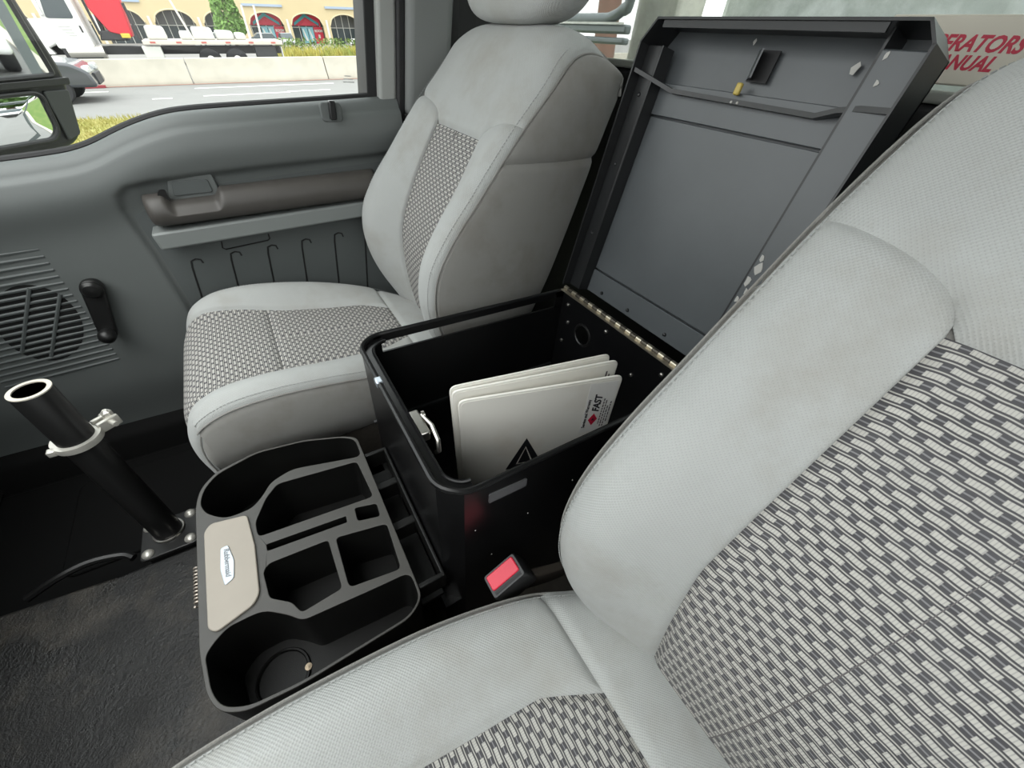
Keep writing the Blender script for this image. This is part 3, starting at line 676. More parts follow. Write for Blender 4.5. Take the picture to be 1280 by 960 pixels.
for x, u in ((.183, .12), (.183, .25), (.183, .36)):
    m_ = MB(); m_.lathe([(.004, 0), (.003, .002), (0, .003)], LP(x, u, -.021), dW, 8); m_.build('rivet', M_LIDD, lid)
for x in (.12, .04, -.06):
    m_ = MB(); m_.lathe([(.004, 0), (.003, .003), (0, .004)], LP(x, .012, -.047), dW, 8); m_.build('rivet', M_LIDD, lid)
for x in (.012, .002):
    m_ = MB(); m_.lathe([(.0022, 0), (.0016, .0016), (0, .002)], LP(x, .3715, -.0355), dW, 8); m_.build('rivet', M_CHIP, lid)
under(bx, (0, -.3, .16))

# ------------------------------------------------------------------ white cards standing in the box
def card(name, TL, TR, drop, lean, th, label, front):
    TL, TR = Vector(TL), Vector(TR); ax = (TR-TL); Lc = ax.length; ax.normalize(); dn = Vector(lean); dn = (dn-ax*dn.dot(ax)).normalized(); nn = dn.cross(ax).normalized()
    if nn.x > 0: nn = -nn
    root = empty(name, TL, label, 'folder', 'white cards standing in the console box')
    f = lambda a, b, h: TL+ax*a+dn*b+nn*h
    m2 = MB(); m2.prism(roundpoly([(0, 0), (Lc, 0), (Lc, drop), (0, drop)], [.014, .014, .004, .004], 5), (-th, 0), f); m2.build('cover', M_WHITE, root, bevel=.0012)
    m2 = MB(); m2.prism(roundpoly([(.004, .004), (Lc-.003, .005), (Lc-.003, drop-.003), (.004, drop-.003)], .012, 5), (0, .0006), f); m2.build('front_sheet', M_WHITE, root)
    def T(a, b, rot):                                              # text matrix: origin at (a,b), reading direction rot in card plane
        ex = ax*math.cos(rot)+dn*math.sin(rot); ey = (ax*math.sin(rot)-dn*math.cos(rot)); M_ = Matrix((ex, ey, nn)).transposed().to_4x4(); M_.translation = f(a, b, .0011); return M_
    if front:
        m2 = MB(); m2.prism([(Lc-.058, .008), (Lc-.006, .010), (Lc-.006, .135), (Lc-.058, .135)], (.0006, .001), f); m2.build('sticker', mat('sticker_white', (.80, .79, .76), .4), root)
        text_obj('lettering', 'Service and Warranty', .0085, T(Lc-.050, .122, -math.pi/2), M_INK, root, bold=.0001)
        text_obj('lettering', 'FAST', .019, T(Lc-.030, .082, -math.pi/2), M_INK, root, shear=.35, bold=.0006)
        m2 = MB(); m2.prism([(Lc-.046, .102), (Lc-.037, .086), (Lc-.028, .102), (Lc-.037, .118)], (.0010, .0014), f); m2.build('red_diamond', M_RINK, root)
        m2 = MB(); m2.prism([(Lc-.040, .104), (Lc-.037, .097), (Lc-.034, .104)], (.0014, .0017), f); m2.build('diamond_mark', M_INK, root)
        for k, (b0, b1) in enumerate(((.05, .118), (.055, .125), (.07, .126), (.06, .115))):
            b = b0
            while b < b1:
                e = min(b+random.uniform(.004, .012), b1); m2 = MB(); m2.prism([(Lc-.0245+k*.0048, b), (Lc-.0222+k*.0048, b), (Lc-.0222+k*.0048, e), (Lc-.0245+k*.0048, e)], (.0010, .0013), f); m2.build('small_print', M_GINK, root); b = e+.0022
        # warning triangle, apex at the top
        TX, TY = front; w_, h_ = .074, .088
        tri = lambda k: [(TX, TY+h_*k*.9), (TX-w_/2+w_*k*.9, TY+h_-h_*k*.45), (TX+w_/2-w_*k*.9, TY+h_-h_*k*.45)]
        A0, A1, A2 = tri(0), tri(.30), tri(.36)
        for a_, b_, nm in ((A0, A1, 'triangle_border'),):
            for i in range(3):
                j = (i+1) % 3; m2 = MB(); m2.prism([a_[i], a_[j], b_[j], b_[i]], (.0007, .0010), f); m2.build(nm, M_INK, root)
        m2 = MB(); m2.prism(A2, (.0007, .0010), f); m2.build('triangle_core', M_INK, root)
    else:
        for k, b in enumerate((.020, .028)):
            m2 = MB(); m2.prism([(Lc-.021+k*.006, b), (Lc-.018+k*.006, b), (Lc-.018+k*.006, b+.012), (Lc-.021+k*.006, b+.012)], (.0010, .0013), f); m2.build('small_print', M_GINK, root)
    under(root, f(Lc/2, drop, 0))
card('folder', (-.030, -.180, .590), (-.110, -.447, .602), .305, (.03, -.045, -1), .004, 'frontmost white card with black warning triangle and red diamond logo, in the box', (.118, .122))
card('folder', (-.016, -.176, .600), (-.084, -.458, .612), .315, (.03, -.045, -1), .004, 'white card showing its upper edge just behind the triangle card', None)
card('folder', (-.008, -.176, .603), (-.068, -.452, .617), .318, (.03, -.045, -1), .003, 'rearmost white card of the three, mostly hidden, with a yellowed top edge', None)

# ------------------------------------------------------------------ cup holder organizer
og = empty('console_organizer', (0, .08, .12), 'black plastic console organizer with two cup wells in front of the box', 'organizer')
ZO = .40
OUT = roundpoly([(.122, .220), (.155, .213), (.182, .190), (.200, .125), (.190, .046), (.165, -.020), (.150, -.044), (-.190, -.044), (-.207, -.020), (-.211, .117), (-.205, .178), (-.190, .203), (-.166, .214), (-.111, .220)], .014)
HOLES = {
 'far_well': roundpoly([(.121, .214), (.152, .208), (.177, .187), (.196, .124), (.186, .046), (.162, -.020), (.146, -.039), (.099, -.039), (.128, .076), (.115, .112), (.095, .125), (.076, .143), (.075, .180), (.098, .205)], .014),
 'near_well': roundpoly([(-.120, .214), (-.165, .209), (-.187, .199), (-.201, .174), (-.207, .117), (-.204, -.018), (-.190, -.040), (-.148, -.041), (-.146, .000), (-.138, .105), (-.122, .119), (-.098, .148), (-.098, .188), (-.108, .203)], .014),
 'long_bin': roundpoly([(.018, .141), (.046, .142), (.086, .122), (.107, .102), (.091, -.028), (.004, -.032)], .008),
 'card_slot': roundpoly([(-.001, .132), (-.011, .017), (-.023, .018), (-.013, .132)], .002),
 'coin_bin': roundpoly([(-.003, .001), (-.012, -.033), (-.038, -.031), (-.029, .003)], .005),
 'front_bin': roundpoly([(-.043, .141), (-.034, .132), (-.039, .051), (-.122, .050), (-.127, .104), (-.107, .113), (-.086, .138)], .006),
 'rear_bin': roundpoly([(-.041, .040), (-.056, -.036), (-.137, -.031), (-.126, .041)], .008)}
def holed_plate(outer, holes, z0, z1):
    b = bmesh.new(); es = []
    for loop in [outer]+holes:
        vv = [b.verts.new((x, y, z1)) for x, y in loop]; es += [b.edges.new((vv[i], vv[(i+1) % len(vv)])) for i in range(len(vv))]
    bmesh.ops.triangle_fill(b, use_beauty=True, use_dissolve=False, edges=es)
    r = bmesh.ops.extrude_face_region(b, geom=b.faces[:])
    bmesh.ops.translate(b, verts=[v for v in r['geom'] if isinstance(v, bmesh.types.BMVert)], vec=(0, 0, z0-z1))
    b.verts.index_update(); m2 = MB(); m2.add([tuple(v.co) for v in b.verts], [tuple(v.index for v in f.verts) for f in b.faces]); b.free(); return m2
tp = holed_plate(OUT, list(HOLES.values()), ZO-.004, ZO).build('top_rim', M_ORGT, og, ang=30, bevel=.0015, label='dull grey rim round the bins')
depth = {'far_well': .11, 'near_well': .11, 'long_bin': .10, 'card_slot': .08, 'coin_bin': .06, 'front_bin': .10, 'rear_bin': .10}
for nm, lp in HOLES.items():
    c_ = np.mean(lp, axis=0); d_ = depth[nm]; n = len(lp); m_ = MB()
    lo = [(c_[0]+(x-c_[0])*.94, c_[1]+(y-c_[1])*.94) for x, y in lp]
    m_.add([(x, y, ZO-.001) for x, y in lp]+[(x, y, ZO-d_) for x, y in lo], [(i, (i+1) % n, n+(i+1) % n, n+i) for i in range(n)]+[tuple(range(n, 2*n))])
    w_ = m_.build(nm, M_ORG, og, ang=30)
    if 'well' in nm:
        cx_ = -.150 if nm[0] == 'n' else .132; m_ = MB(); m_.tube([(cx_+.034*math.cos(t), .160+.034*math.sin(t), ZO-d_+.002) for t in np.linspace(0, 2*math.pi, 32, endpoint=False)], .0025, 6, closed=True); m_.build('cup_ring', M_ORG, w_)
n = len(OUT); m_ = MB(); m_.add([(x, y, ZO-.002) for x, y in OUT]+[(x*.97, .085+(y-.085)*.97, .12) for x, y in OUT], [(i, (i+1) % n, n+(i+1) % n, n+i) for i in range(n)]); m_.build('outer_skirt', M_ORG, og, ang=30)
# rear bracket clipped to the box
for (x0, x1, y0, y1, z) in ((-.176, -.168, -.084, -.044, .395), (.098, .106, -.084, -.044, .395), (-.176, .106, -.086, -.080, .395), (-.06, -.045, -.082, -.044, .375), (.03, .045, -.082, -.044, .375)):
    m_ = MB(); m_.box(((x0+x1)/2, (y0+y1)/2, z-.02), (x1-x0, y1-y0, .04)); m_.build('rear_bracket', M_ORG, og, bevel=.002)
m_ = MB(); m_.box((-.03, -.064, .315), (.28, .036, .008)); m_.build('rear_shelf', M_ORG, og)
# clip plate with badge and spring
cp = roundpoly([(.062, .209), (.074, .200), (.064, .151), (.004, .146), (-.074, .148), (-.086, .156), (-.099, .200), (-.090, .209)], [.008, .008, .006, 0, .008, .01, .008, .008])
m_ = MB(); m_.prism(cp, (ZO, ZO+.004)); pl2 = m_.build('clip_plate', M_ORGLID, og, bevel=.0012, label='beige clip plate with oval chrome badge')
bd = roundpoly([(.021, .189), (.022, .179), (-.008, .173), (-.036, .175), (-.042, .187), (-.014, .191)], .004)
m_ = MB(); m_.prism(bd, (ZO+.004, ZO+.0055)); bdg = m_.build('badge', mat('chrome_badge', (.52, .56, .60), .38, .4), pl2, bevel=.0008)
vs, fs = text_mb('Rubbermaid', .0095, .2, .0001)
m_ = MB(); m_.add([(.0165-x*.98, .1795+y, ZO+.0057+z) for x, y, z in vs], fs) if False else m_.add([(-.037+ (.0535-x)*1.0, .1845-y, ZO+.0057+z) for x, y, z in vs], fs)
m_.build('badge_lettering', mat('badge_grey', (.22, .24, .26), .4), bdg, smooth=False)
m_ = MB(); m_.tube([(.012-.058*k/150, .2215+.0042*math.cos(k*2*math.pi*11/150), ZO-.006+.0042*math.sin(k*2*math.pi*11/150)) for k in range(151)], .0014, 6); m_.build('hinge_spring', mat('spring_steel', (.42, .37, .32), .4, .7), og)
m_ = MB(); m_.lathe([(.0042, 0), (.0042, .002), (0, .0035)], (-.196, .108, ZO-.001), n=12); m_.build('screw', mat('tan_screw', (.35, .28, .2), .5, .5), og)
under(og, (0, .08, .12))

# ------------------------------------------------------------------ mount pole
pc = Vector((.360, .386, 0)); pm = empty('mount_pole', (pc.x, pc.y, 0), 'black steel tube mount pole with bright collar bolted to the floor', 'pole')
m_ = MB(); m_.lathe([(.0265, .09), (.0265, .529), (.0250, .531), (.0215, .531), (.0205, .529), (.0205, .30), (0, .30)], pc, n=40); m_.build('tube', mat('black_pipe', (.010, .010, .010), .32, bump=.05, bscale=200), pm)
m_ = MB(); m_.lathe([(.0205, .5305), (.0268, .5305), (.0268, .5325), (.0205, .5325), (.0205, .5305)], pc, n=40); m_.build('cut_rim', mat('worn_rim', (.62, .58, .50), .45, .2), pm)
cl_m = mat('clamp_zinc', (.72, .70, .64), .35, .55, var=.15, vscale=50)
m_ = MB(); m_.lathe([(.0270, .408), (.0345, .408), (.0350, .414), (.0345, .420), (.0270, .420)], pc, n=40); clp = m_.build('collar', cl_m, pm, label='bright zinc collar clamp')
ed = Vector((.55, -.83, 0)).normalized(); ep = Vector((.83, .55, 0))
for s_ in (-1, 1):
    m_ = MB(); R_ = Matrix((ed, ep, Vector((0, 0, 1)))).transposed(); m_.box(pc+ed*.046+ep*.008*s_+Vector((0, 0, .416)), (.034, .007, .022), R_); m_.build('clamp_ear', cl_m, clp, bevel=.002)
m_ = MB(); m_.tube([pc+ed*.05-ep*.024+Vector((0, 0, .418)), pc+ed*.05+ep*.022+Vector((0, 0, .418))], .005, 10); m_.build('clamp_bolt', cl_m, clp)
m_ = MB(); m_.lathe([(.008, 0), (.008, .008), (.004, .012), (0, .012)], pc+ed*.054+Vector((0, 0, .427)), (0, 0, 1), 6); m_.build('clamp_nut', cl_m, clp)
m_ = MB(); m_.box(pc-ed*.036+Vector((0, 0, .414)), (.012, .012, .012)); m_.build('clamp_tail', cl_m, clp, bevel=.002)
m_ = MB(); m_.prism(roundpoly([(.302, .330), (.402, .330), (.402, .438), (.302, .438)], .012), (.078, .088)); m_.build('base_plate', mat('plate_black', (.022, .022, .022), .35, bump=.1, bscale=200), pm, bevel=.002)
m_ = MB(); m_.box((.352, .384, .035), (.085, .09, .086)); m_.build('riser_block', M_BLKM, pm, bevel=.004)
m_ = MB(); m_.tube([(pc.x+.0285*math.cos(t), pc.y+.0285*math.sin(t), .090) for t in np.linspace(0, 2*math.pi, 30, endpoint=False)], .003, 6, closed=True); m_.build('weld_bead', M_STEEL, pm)
for bx_, by_ in ((.316, .345), (.388, .345), (.316, .423), (.388, .423)):
    m_ = MB(); m_.lathe([(.0115, .088), (.0115, .090), (.009, .0945), (.004, .097), (0, .0972)], (bx_, by_, 0), n=16); m_.build('bolt', cl_m, pm)
under(pm, (pc.x, pc.y, 0))

# ------------------------------------------------------------------ seat belt buckle by the driver seat
bc = Vector((-.240, -.146, .452)); aB = Vector((0, .5, .866)); wB = Vector((0, -.866, .5)); xB = Vector((1, 0, 0)); RB = Matrix((xB, wB, aB)).transposed()
bk = empty('belt_buckle', bc, 'black seat belt buckle with red release button beside the driver seat', 'buckle')
m_ = MB()
prof = [(.012, .020, -.075), (.016, .024, -.06), (.0175, .027, -.03), (.0175, .0275, -.004), (.016, .026, 0)]
vs = []
for hx, hw, d_ in prof: vs += [bc+xB*a+wB*b+aB*d_ for a, b in roundpoly([(-hx, -hw), (hx, -hw), (hx, hw), (-hx, hw)], .004, 3)]
n = 16; m_.add(vs, [(i*n+j, (i+1)*n+j, (i+1)*n+(j+1) % n, i*n+(j+1) % n) for i in range(4) for j in range(n)]+[tuple(range(n)), tuple(range(4*n, 5*n))[::-1]])
hs = m_.build('housing', mat('buckle_black', (.02, .02, .021), .4), bk, ang=50)
m_ = MB(); m_.prism(roundpoly([(-.008, -.023), (.0135, -.023), (.0135, .023), (-.008, .023)], .003), (-.004, .003), lambda a, b, h: bc+xB*a+wB*b+aB*h); m_.build('release_button', M_REDP, bk, bevel=.0015, label='red release button')
m_ = MB(); m_.prism([(-.0135, -.022), (-.0095, -.022), (-.0095, .022), (-.0135, .022)], (-.002, .0006), lambda a, b, h: bc+xB*a+wB*b+aB*h); m_.build('tongue_slot', M_RUB, bk)
m_ = MB(); st = catmull([bc-aB*.065, bc-aB*.10+Vector((0, -.02, 0)), bc-aB*.13+Vector((0, -.06, -.01)), bc-aB*.15+Vector((.01, -.12, -.05))], 14)
vs = []
for p in st: p = Vector(p); vs += [p+xB*a+wB*b for a, b in ((-.007, -.019), (.007, -.019), (.007, .019), (-.007, .019))]
m_.add(vs, [(i*4+j, (i+1)*4+j, (i+1)*4+(j+1) % 4, i*4+(j+1) % 4) for i in range(13) for j in range(4)]+[(0, 1, 2, 3), (52, 53, 54, 55)]); m_.build('stalk_sleeve', mat('sleeve_brown', (.075, .062, .05), .85, bump=.3, bscale=300), bk, bevel=.003)
under(bk, bc)

# ------------------------------------------------------------------ manual case on the rear wall
mc = empty('manual_case', (-.2, -.87, 1.0), 'cream plastic manual case with red lettering behind the driver seat', 'case')
m_ = MB(); m_.prism(roundpoly([(-.40, 1.006), (-.06, 1.006), (-.06, 1.076), (-.40, 1.076)], .003), (-.872, -.852), lambda a, b, h: (a, h, b)); m_.build('shell', M_CREAM, mc, bevel=.002)
TM = lambda x, z: Matrix(((-1, 0, 0, x), (0, 0, 1, -.8518), (0, 1, 0, z), (0, 0, 0, 1)))
text_obj('lettering', 'OPERATORS', .0225, TM(-.108, 1.041), M_RINK, mc, shear=.28, bold=.0007, sx_=.86)
text_obj('lettering', 'MANUAL', .0205, TM(-.128, 1.0225), M_RINK, mc, shear=.28, bold=.0007, sx_=.86)
under(mc, (-.2, -.862, 1.006))

# ------------------------------------------------------------------ door mirror
mr = empty('door_mirror', (1.1, .4, .75), 'black towing mirror with flat and round glasses outside the passenger window', 'mirror')
P0 = Vector((1.2, .32, 0)); eA = Vector((.8, -.6, 0)); eN = Vector((-.6, -.8, 0))
MF = lambda a, z, h: P0+eA*a+Vector((0, 0, z))+eN*h
def mprism(pts, h0, h1):
    m2 = MB(); m2.prism(pts, (h0, h1), lambda a, b, h: MF(a, b, h)); return m2
hsg = roundpoly([(-.26, .712), (-.03, .722), (.006, .742), (.045, .868), (.026, 1.0), (.012, 1.22), (-.26, 1.24)], [.03, .02, .02, .03, .05, .04, .04])
ho = mprism(hsg, -.07, -.004).build('housing', M_BLKM, mr, bevel=.012, seg=3)
rimp = lambda pts, r_: [MF(a, b, .0) for a, b in pts]
up_g = roundpoly([(-.235, .858), (.010, .866), (.001, 1.0), (-.01, 1.20), (-.235, 1.21)], .01); lo_g = roundpoly([(-.235, .742), (-.075, .742), (-.052, .760), (-.045, .828), (-.06, .836), (-.235, .832)], .014)
mprism(up_g, -.006, .001).build('flat_glass', M_MIRROR, mr)
m_ = MB(); nn_ = 14; cgx, cgz = -.14, .79; G = []
for i in range(nn_+1):
    row = []
    for j in range(len(lo_g)):
        a, b = lo_g[j]; r_ = i/nn_; row.append(tuple(MF(cgx+(a-cgx)*r_, cgz+(b-cgz)*r_, .004-.006*r_*r_)))
    row.append(row[0]); G.append(row)
m_.grid(G).build('convex_glass', M_MIRROR, mr, ang=80)
m_ = MB(); m_.tube([MF(a, b, 0) for a, b in up_g], .006, 8, closed=True); m_.build('glass_bezel', M_BLKM, mr)
m_ = MB(); m_.tube([MF(a, b, 0) for a, b in lo_g], .005, 8, closed=True); m_.build('glass_bezel', M_BLKM, mr)
mprism(roundpoly([(-.26, .842), (.034, .848), (.038, .862), (-.26, .853)], .004), -.01, .008).build('divider', M_BLKM, mr, bevel=.003)
mprism(roundpoly([(-.042, .735), (-.004, .745), (.026, .838), (-.038, .838)], .008), -.006, .003).build('side_pad', mat('mirror_grey', (.035, .038, .036), .6), mr, bevel=.003)
m_ = MB(); m_.tube([MF(-.2, 1.0, -.04), (.95, .62, .93), (.88, .62, .85)], .018, 10); m_.build('arm', M_BLKM, mr)
under(mr, (1.1, .4, .72))

# ------------------------------------------------------------------ the street outside (its grade differs from the cab's pitch)
GA = math.atan(.066); EM = Matrix(((1, 0, 0, 0), (0, math.cos(GA), math.sin(GA), 0), (0, -math.sin(GA), math.cos(GA), -.8), (0, 0, 0, 1)))
def place(o, s, t, h, rz=0): o.matrix_world = EM @ Matrix.Translation((s, t, h)) @ Matrix.Rotation(rz, 4, 'Z'); return o
M_ASPH = mat('asphalt', (.21, .208, .20), .9, var=.12, vscale=1.5, bump=.2, bscale=60, bdist=.01)
M_PAVE = mat('pale_concrete', (.46, .43, .37), .9, var=.08, vscale=1)
M_GRASS = mat('dry_grass', (.30, .30, .08), .95, col2=(.40, .35, .13), vscale=2.5, lo=.3, hi=.7, bump=.8, bscale=25, bdist=.03)
M_CONC = mat('barrier_concrete', (.46, .43, .365), .85, var=.2, vscale=2.2, bump=.2, bscale=40, bdist=.01)
M_LANE = mat('lane_paint', (.7, .7, .66), .8)
M_TYRE = mat('tyre', (.03, .03, .032), .85); M_TRUCKW = mat('truck_white', (.68, .68, .66), .35); M_CHASS = mat('chassis_black', (.03, .03, .032), .6)
M_CRED = mat('crane_red', (.55, .02, .035), .4); M_DGLASS = mat('dark_car_glass', (.05, .065, .07), .12); M_HEAD = mat('headlamp', (.6, .62, .62), .2, .3)
def slab(name, s0, s1, t0, t1, h0, h1, m, kind='structure'):
    m2 = MB(); m2.box(((s0+s1)/2, (t0+t1)/2, (h0+h1)/2), (s1-s0, t1-t0, h1-h0)); o = m2.build(name, m, kind=kind); o.matrix_world = EM; return o
slab('ground', -60, 140, -120, 90, -2.2, -1.25, mat('lot_asphalt', (.22, .21, .20), .9, var=.1, vscale=.6))
slab('pavement', 7.2, 10.65, -60, 60, -1.25, 0, M_PAVE)
slab('lane', -8, 2.2, -60, 60, -1.25, -.02, M_ASPH)
slab('kerb', 2.2, 2.4, -60, 60, -1.25, .03, M_PAVE)
slab('lawn', 2.4, 7.2, -60, 60, -1.25, .0, mat('lawn_green', (.10, .17, .03), .95, col2=(.16, .21, .05), vscale=2, bump=.6, bscale=25, bdist=.03))
road = slab('road', 13.85, 34, -90, 90, -1.25, -.02, M_ASPH)
for s, t, ln in ((17.1, 1.25, .5), (17.3, -1.05, 2.5), (17.5, -2.95, 1.4), (19.4, -1.9, 4.6), (17.2, 4.4, 1.5), (19.4, 4.0, 2.5), (17.4, -7.5, 1.6), (19.4, -9, 3)):
    m_ = MB(); m_.box((s, t, -.017), (.13, ln, .008)); m_.build('lane_marking', M_LANE, road)
m_ = MB(); m_.box((20.55, 3.35, .02), (.14, .9, .07)); m_.build('red_kerb_paint', mat('red_kerb', (.30, .05, .06), .8), road)
m_ = MB(); m_.box((20.62, 0, -.005), (.06, 60, .02)); m_.build('rust_gutter', mat('gutter', (.42, .27, .22), .9), road)
# verge with real blades near the edge
vg = np.random.RandomState(3); m_ = MB()
G = [[(s, t, .02*math.sin(s*3+t)+.02*math.sin(t*2.3)) for t in np.linspace(-40, 40, 120)] for s in np.linspace(10.6, 13.9, 14)]
m_.grid(G)
for _ in range(9000):
    s, t = vg.uniform(10.65, 13.85), vg.uniform(-1.5, 6.5); hh = vg.uniform(.04, .11); a_ = vg.uniform(0, 6.28); dx, dy = .012*math.cos(a_), .012*math.sin(a_); lx, ly = vg.uniform(-.05, .05, 2)
    m_.add([(s-dx, t-dy, 0), (s+dx, t+dy, 0), (s+lx, t+ly, hh)], [(0, 1, 2)])
gv = m_.build('grass_verge', M_GRASS, kind='stuff', smooth=False); gv.matrix_world = EM
tag(gv, 'dry yellow-green grass strip between pavement and road', 'grass')
# concrete barrier in sections
cb = empty('concrete_barrier', label='long pale concrete barrier in jointed sections along the far lane', cat='barrier'); place(cb, 21, 0, 0)
BP = [(-.30, -.02), (-.30, .08), (-.20, .26), (-.10, .70), (.10, .70), (.20, .26), (.30, .08), (.30, -.02)]
me_ = None
for k in range(-4, 8):
    t1 = .38-4.72*k; m2 = MB(); m2.prism(BP, (0, 4.69), lambda a, b, h: (a, h-4.69, b))
    o = m2.build('barrier_section', M_CONC, cb, bevel=.02); o.location = (0, t1, 0)
# ornamental grass hedge beyond
m_ = MB(); 
for _ in range(5200):
    s, t = vg.uniform(33.2, 35.2), vg.uniform(-26, -4.2); hh = vg.uniform(.55, 1.0); a_ = vg.uniform(0, 6.28); dx, dy = .03*math.cos(a_), .03*math.sin(a_); lx, ly = vg.uniform(-.25, .25, 2)
    m_.add([(s-dx, t-dy, -.35), (s+dx, t+dy, -.35), (s+lx*.5+dx, t+ly*.5+dy, hh*.6-.35), (s+lx*.5-dx, t+ly*.5-dy, hh*.6-.35), (s+lx, t+ly, hh-.35)], [(0, 1, 2, 3), (3, 2, 4)])
hg = m_.build('tall_grass', mat('golden_grass', (.46, .41, .10), .9, col2=(.26, .31, .08), vscale=1.2, lo=.45, hi=.65), kind='stuff', smooth=False); hg.matrix_world = EM
tag(hg, 'golden ornamental tall grass strip behind the concrete barrier', 'grass')
m_ = MB(); 
for _ in range(4200):
    s, t = vg.uniform(36, 37.6), vg.uniform(-28, -4.5); z = vg.uniform(-.3, .82); r_ = vg.uniform(.06, .13); a_, b_ = vg.uniform(0, 6.28, 2); u_ = Vector((math.cos(a_), math.sin(a_)*math.cos(b_), math.sin(b_))); v_ = u_.orthogonal().normalized(); c_ = Vector((s, t, z))
    m_.add([c_-u_*r_, c_+v_*r_*.5, c_+u_*r_, c_-v_*r_*.5], [(0, 1, 2, 3)])
hg = m_.build('hedge', mat('hedge_leaf', (.11, .18, .04), .8, col2=(.20, .24, .08), vscale=2), kind='stuff', smooth=False); hg.matrix_world = EM
tag(hg, 'low green clipped hedge behind the tall golden grass', 'hedge')

def wheel(m2, s, t, h, r, wd):
    m2.lathe([(r*.55, -wd/2), (r*.92, -wd/2), (r, -wd*.35), (r, wd*.35), (r*.92, wd/2), (r*.55, wd/2)], (s, t, h), (1, 0, 0), 24); return m2
def hubcap(m2, s, t, h, r, wd): m2.lathe([(r*.56, -wd/2+.02), (r*.5, -wd/2+.01), (r*.2, -wd/2-.01), (0, -wd/2-.015)][::1], (s, t, h), (1, 0, 0), 20); return m2
# flatbed crane truck, s across, t forward
tk = empty('crane_truck', label='white flatbed truck with red folding crane behind the barrier', cat='truck')
m_ = MB(); m_.prism(roundpoly([(3.85, .62), (3.85, 3.0), (4.35, 3.05), (4.75, 2.95), (5.15, 1.75), (5.15, .62)], .12), (0, 2.2), lambda a, b, h: (h, a, b)); cab = m_.build('cab', M_TRUCKW, tk, bevel=.05)
m_ = MB(); m_.prism(roundpoly([(4.05, 1.64), (4.05, 2.55), (4.75, 2.55), (4.98, 1.64)], .1), (-.012, .01), lambda a, b, h: (h, a, b)); m_.build('side_window', M_DGLASS, cab)
m_ = MB(); m_.prism(roundpoly([(5.1, .80), (5.1, 1.60), (5.6, 1.62), (6.5, 1.42), (6.95, 1.1), (7.0, .65), (6.75, .60), (6.5, .80), (6.0, .82), (5.6, .60)], .1), (.15, 2.05), lambda a, b, h: (h, a, b)); m_.build('hood', M_TRUCKW, tk, bevel=.06)
m_ = MB(); m_.prism(roundpoly([(5.35, .45), (5.55, .80), (5.95, .98), (6.4, .92), (6.62, .65), (6.8, .45)], .05), (0.02, .4), lambda a, b, h: (h, a, b)); m_.build('fender', M_TRUCKW, tk, bevel=.03)
m_ = MB(); m_.box((-.05, 5.05, 2.0), (.16, .12, .55)); m_.box((.03, 5.02, 1.95), (.1, .05, .06)); m_.build('side_mirror', M_TRUCKW, tk, bevel=.03)
m_ = MB(); m_.box((-.01, 4.0, 1.3), (.03, .06, .22)); m_.build('door_handle', M_CHASS, cab)
for k in range(4):
    m_ = MB(); m_.box((-.006, 4.55-.05*k, 1.38-.1*k), (.006, .42-.05*k, .03)); m_.build('door_print', mat('door_print', (.45, .45, .43), .6), cab)
m_ = MB(); m_.box((1.1, .8, .55), (.9, 9.8, .3)); m_.box((.25, 4.4, .42), (.5, 1.3, .45)); m_.build('chassis', M_CHASS, tk)
m_ = MB(); m_.tube([(.2, 3.6, .5), (.2, 4.9, .5)], .26, 16); m_.build('fuel_tank', M_STEEL, tk)
m_ = MB(); m_.box((.2, 1.75, .5), (.4, .75, .45)); m_.build('side_locker', mat('locker_white', (.6, .6, .56), .5), tk, bevel=.03)
m_ = MB(); m_.box((1.1, -1.05, .86), (2.4, 6.1, .16)); bd2 = m_.build('bed', mat('bed_pale', (.6, .55, .47), .6), tk, bevel=.02)
for k in range(6):
    m_ = MB(); m_.box((-.105, 1.6-k*1.05, .86), (.01, .22, .07)); m_.build('reflector', mat('reflector_red', (.45, .12, .10), .5), bd2)
for t in (1.05, .2, -.75, -1.7):
    pass
for t in (-.55, -1.75, 6.05):
    m2 = wheel(MB(), .25, t, .18, .5, .36); wo = m2.build('wheel', M_TYRE, tk); m2 = hubcap(MB(), .25, t, .18, .5, .36); m2.build('rim', M_STEEL, wo)
m_ = MB(); m_.box((.3, -3.2, .45), (.5, 1.0, .55)); m_.build('rear_box', M_CHASS, tk, bevel=.02)
m_ = MB(); m_.box((.2, -3.98, .25), (.55, .03, .9)); m_.build('mud_flap', M_TRUCKW, tk)
# crane: column, folded red booms, hydraulics
m_ = MB(); m_.prism([(2.5, .9), (3.6, .9), (3.45, 1.25), (2.65, 1.25)], (.6, 1.8), lambda a, b, h: (h, a, b)); cr_o = m_.build('crane_base', M_CHASS, tk, bevel=.05)
for s in (.55, 1.15):
    m_ = MB(); m_.prism(roundpoly([(2.3, 1.02), (3.1, 1.2), (3.45, 2.0), (3.35, 4.3), (2.3, 4.3), (2.15, 2.4)], .08), (s, s+.38), lambda a, b, h: (h, a, b)); m_.build('crane_boom', M_CRED, cr_o, bevel=.03)
m_ = MB(); m_.tube([(.9, 3.35, 1.2), (.9, 3.2, 3.9)], .09, 10); m_.tube([(.6, 3.5, 1.1), (.6, 3.5, 3.2)], .05, 8); m_.tube([(.5, 2.05, .95), (.5, 2.1, 2.2)], .06, 8); m_.build('hydraulic_rams', M_CHASS, cr_o)
m_ = MB(); m_.box((.45, 2.55, 1.08), (.2, .34, .16)); m_.build('yellow_valve', mat('crane_yellow', (.62, .45, .05), .5), cr_o, bevel=.02)
place(tk, 29.6, -.05, -.02)
ldm = mat('load_white', (.5, .5, .48), .7, var=.1, vscale=3)
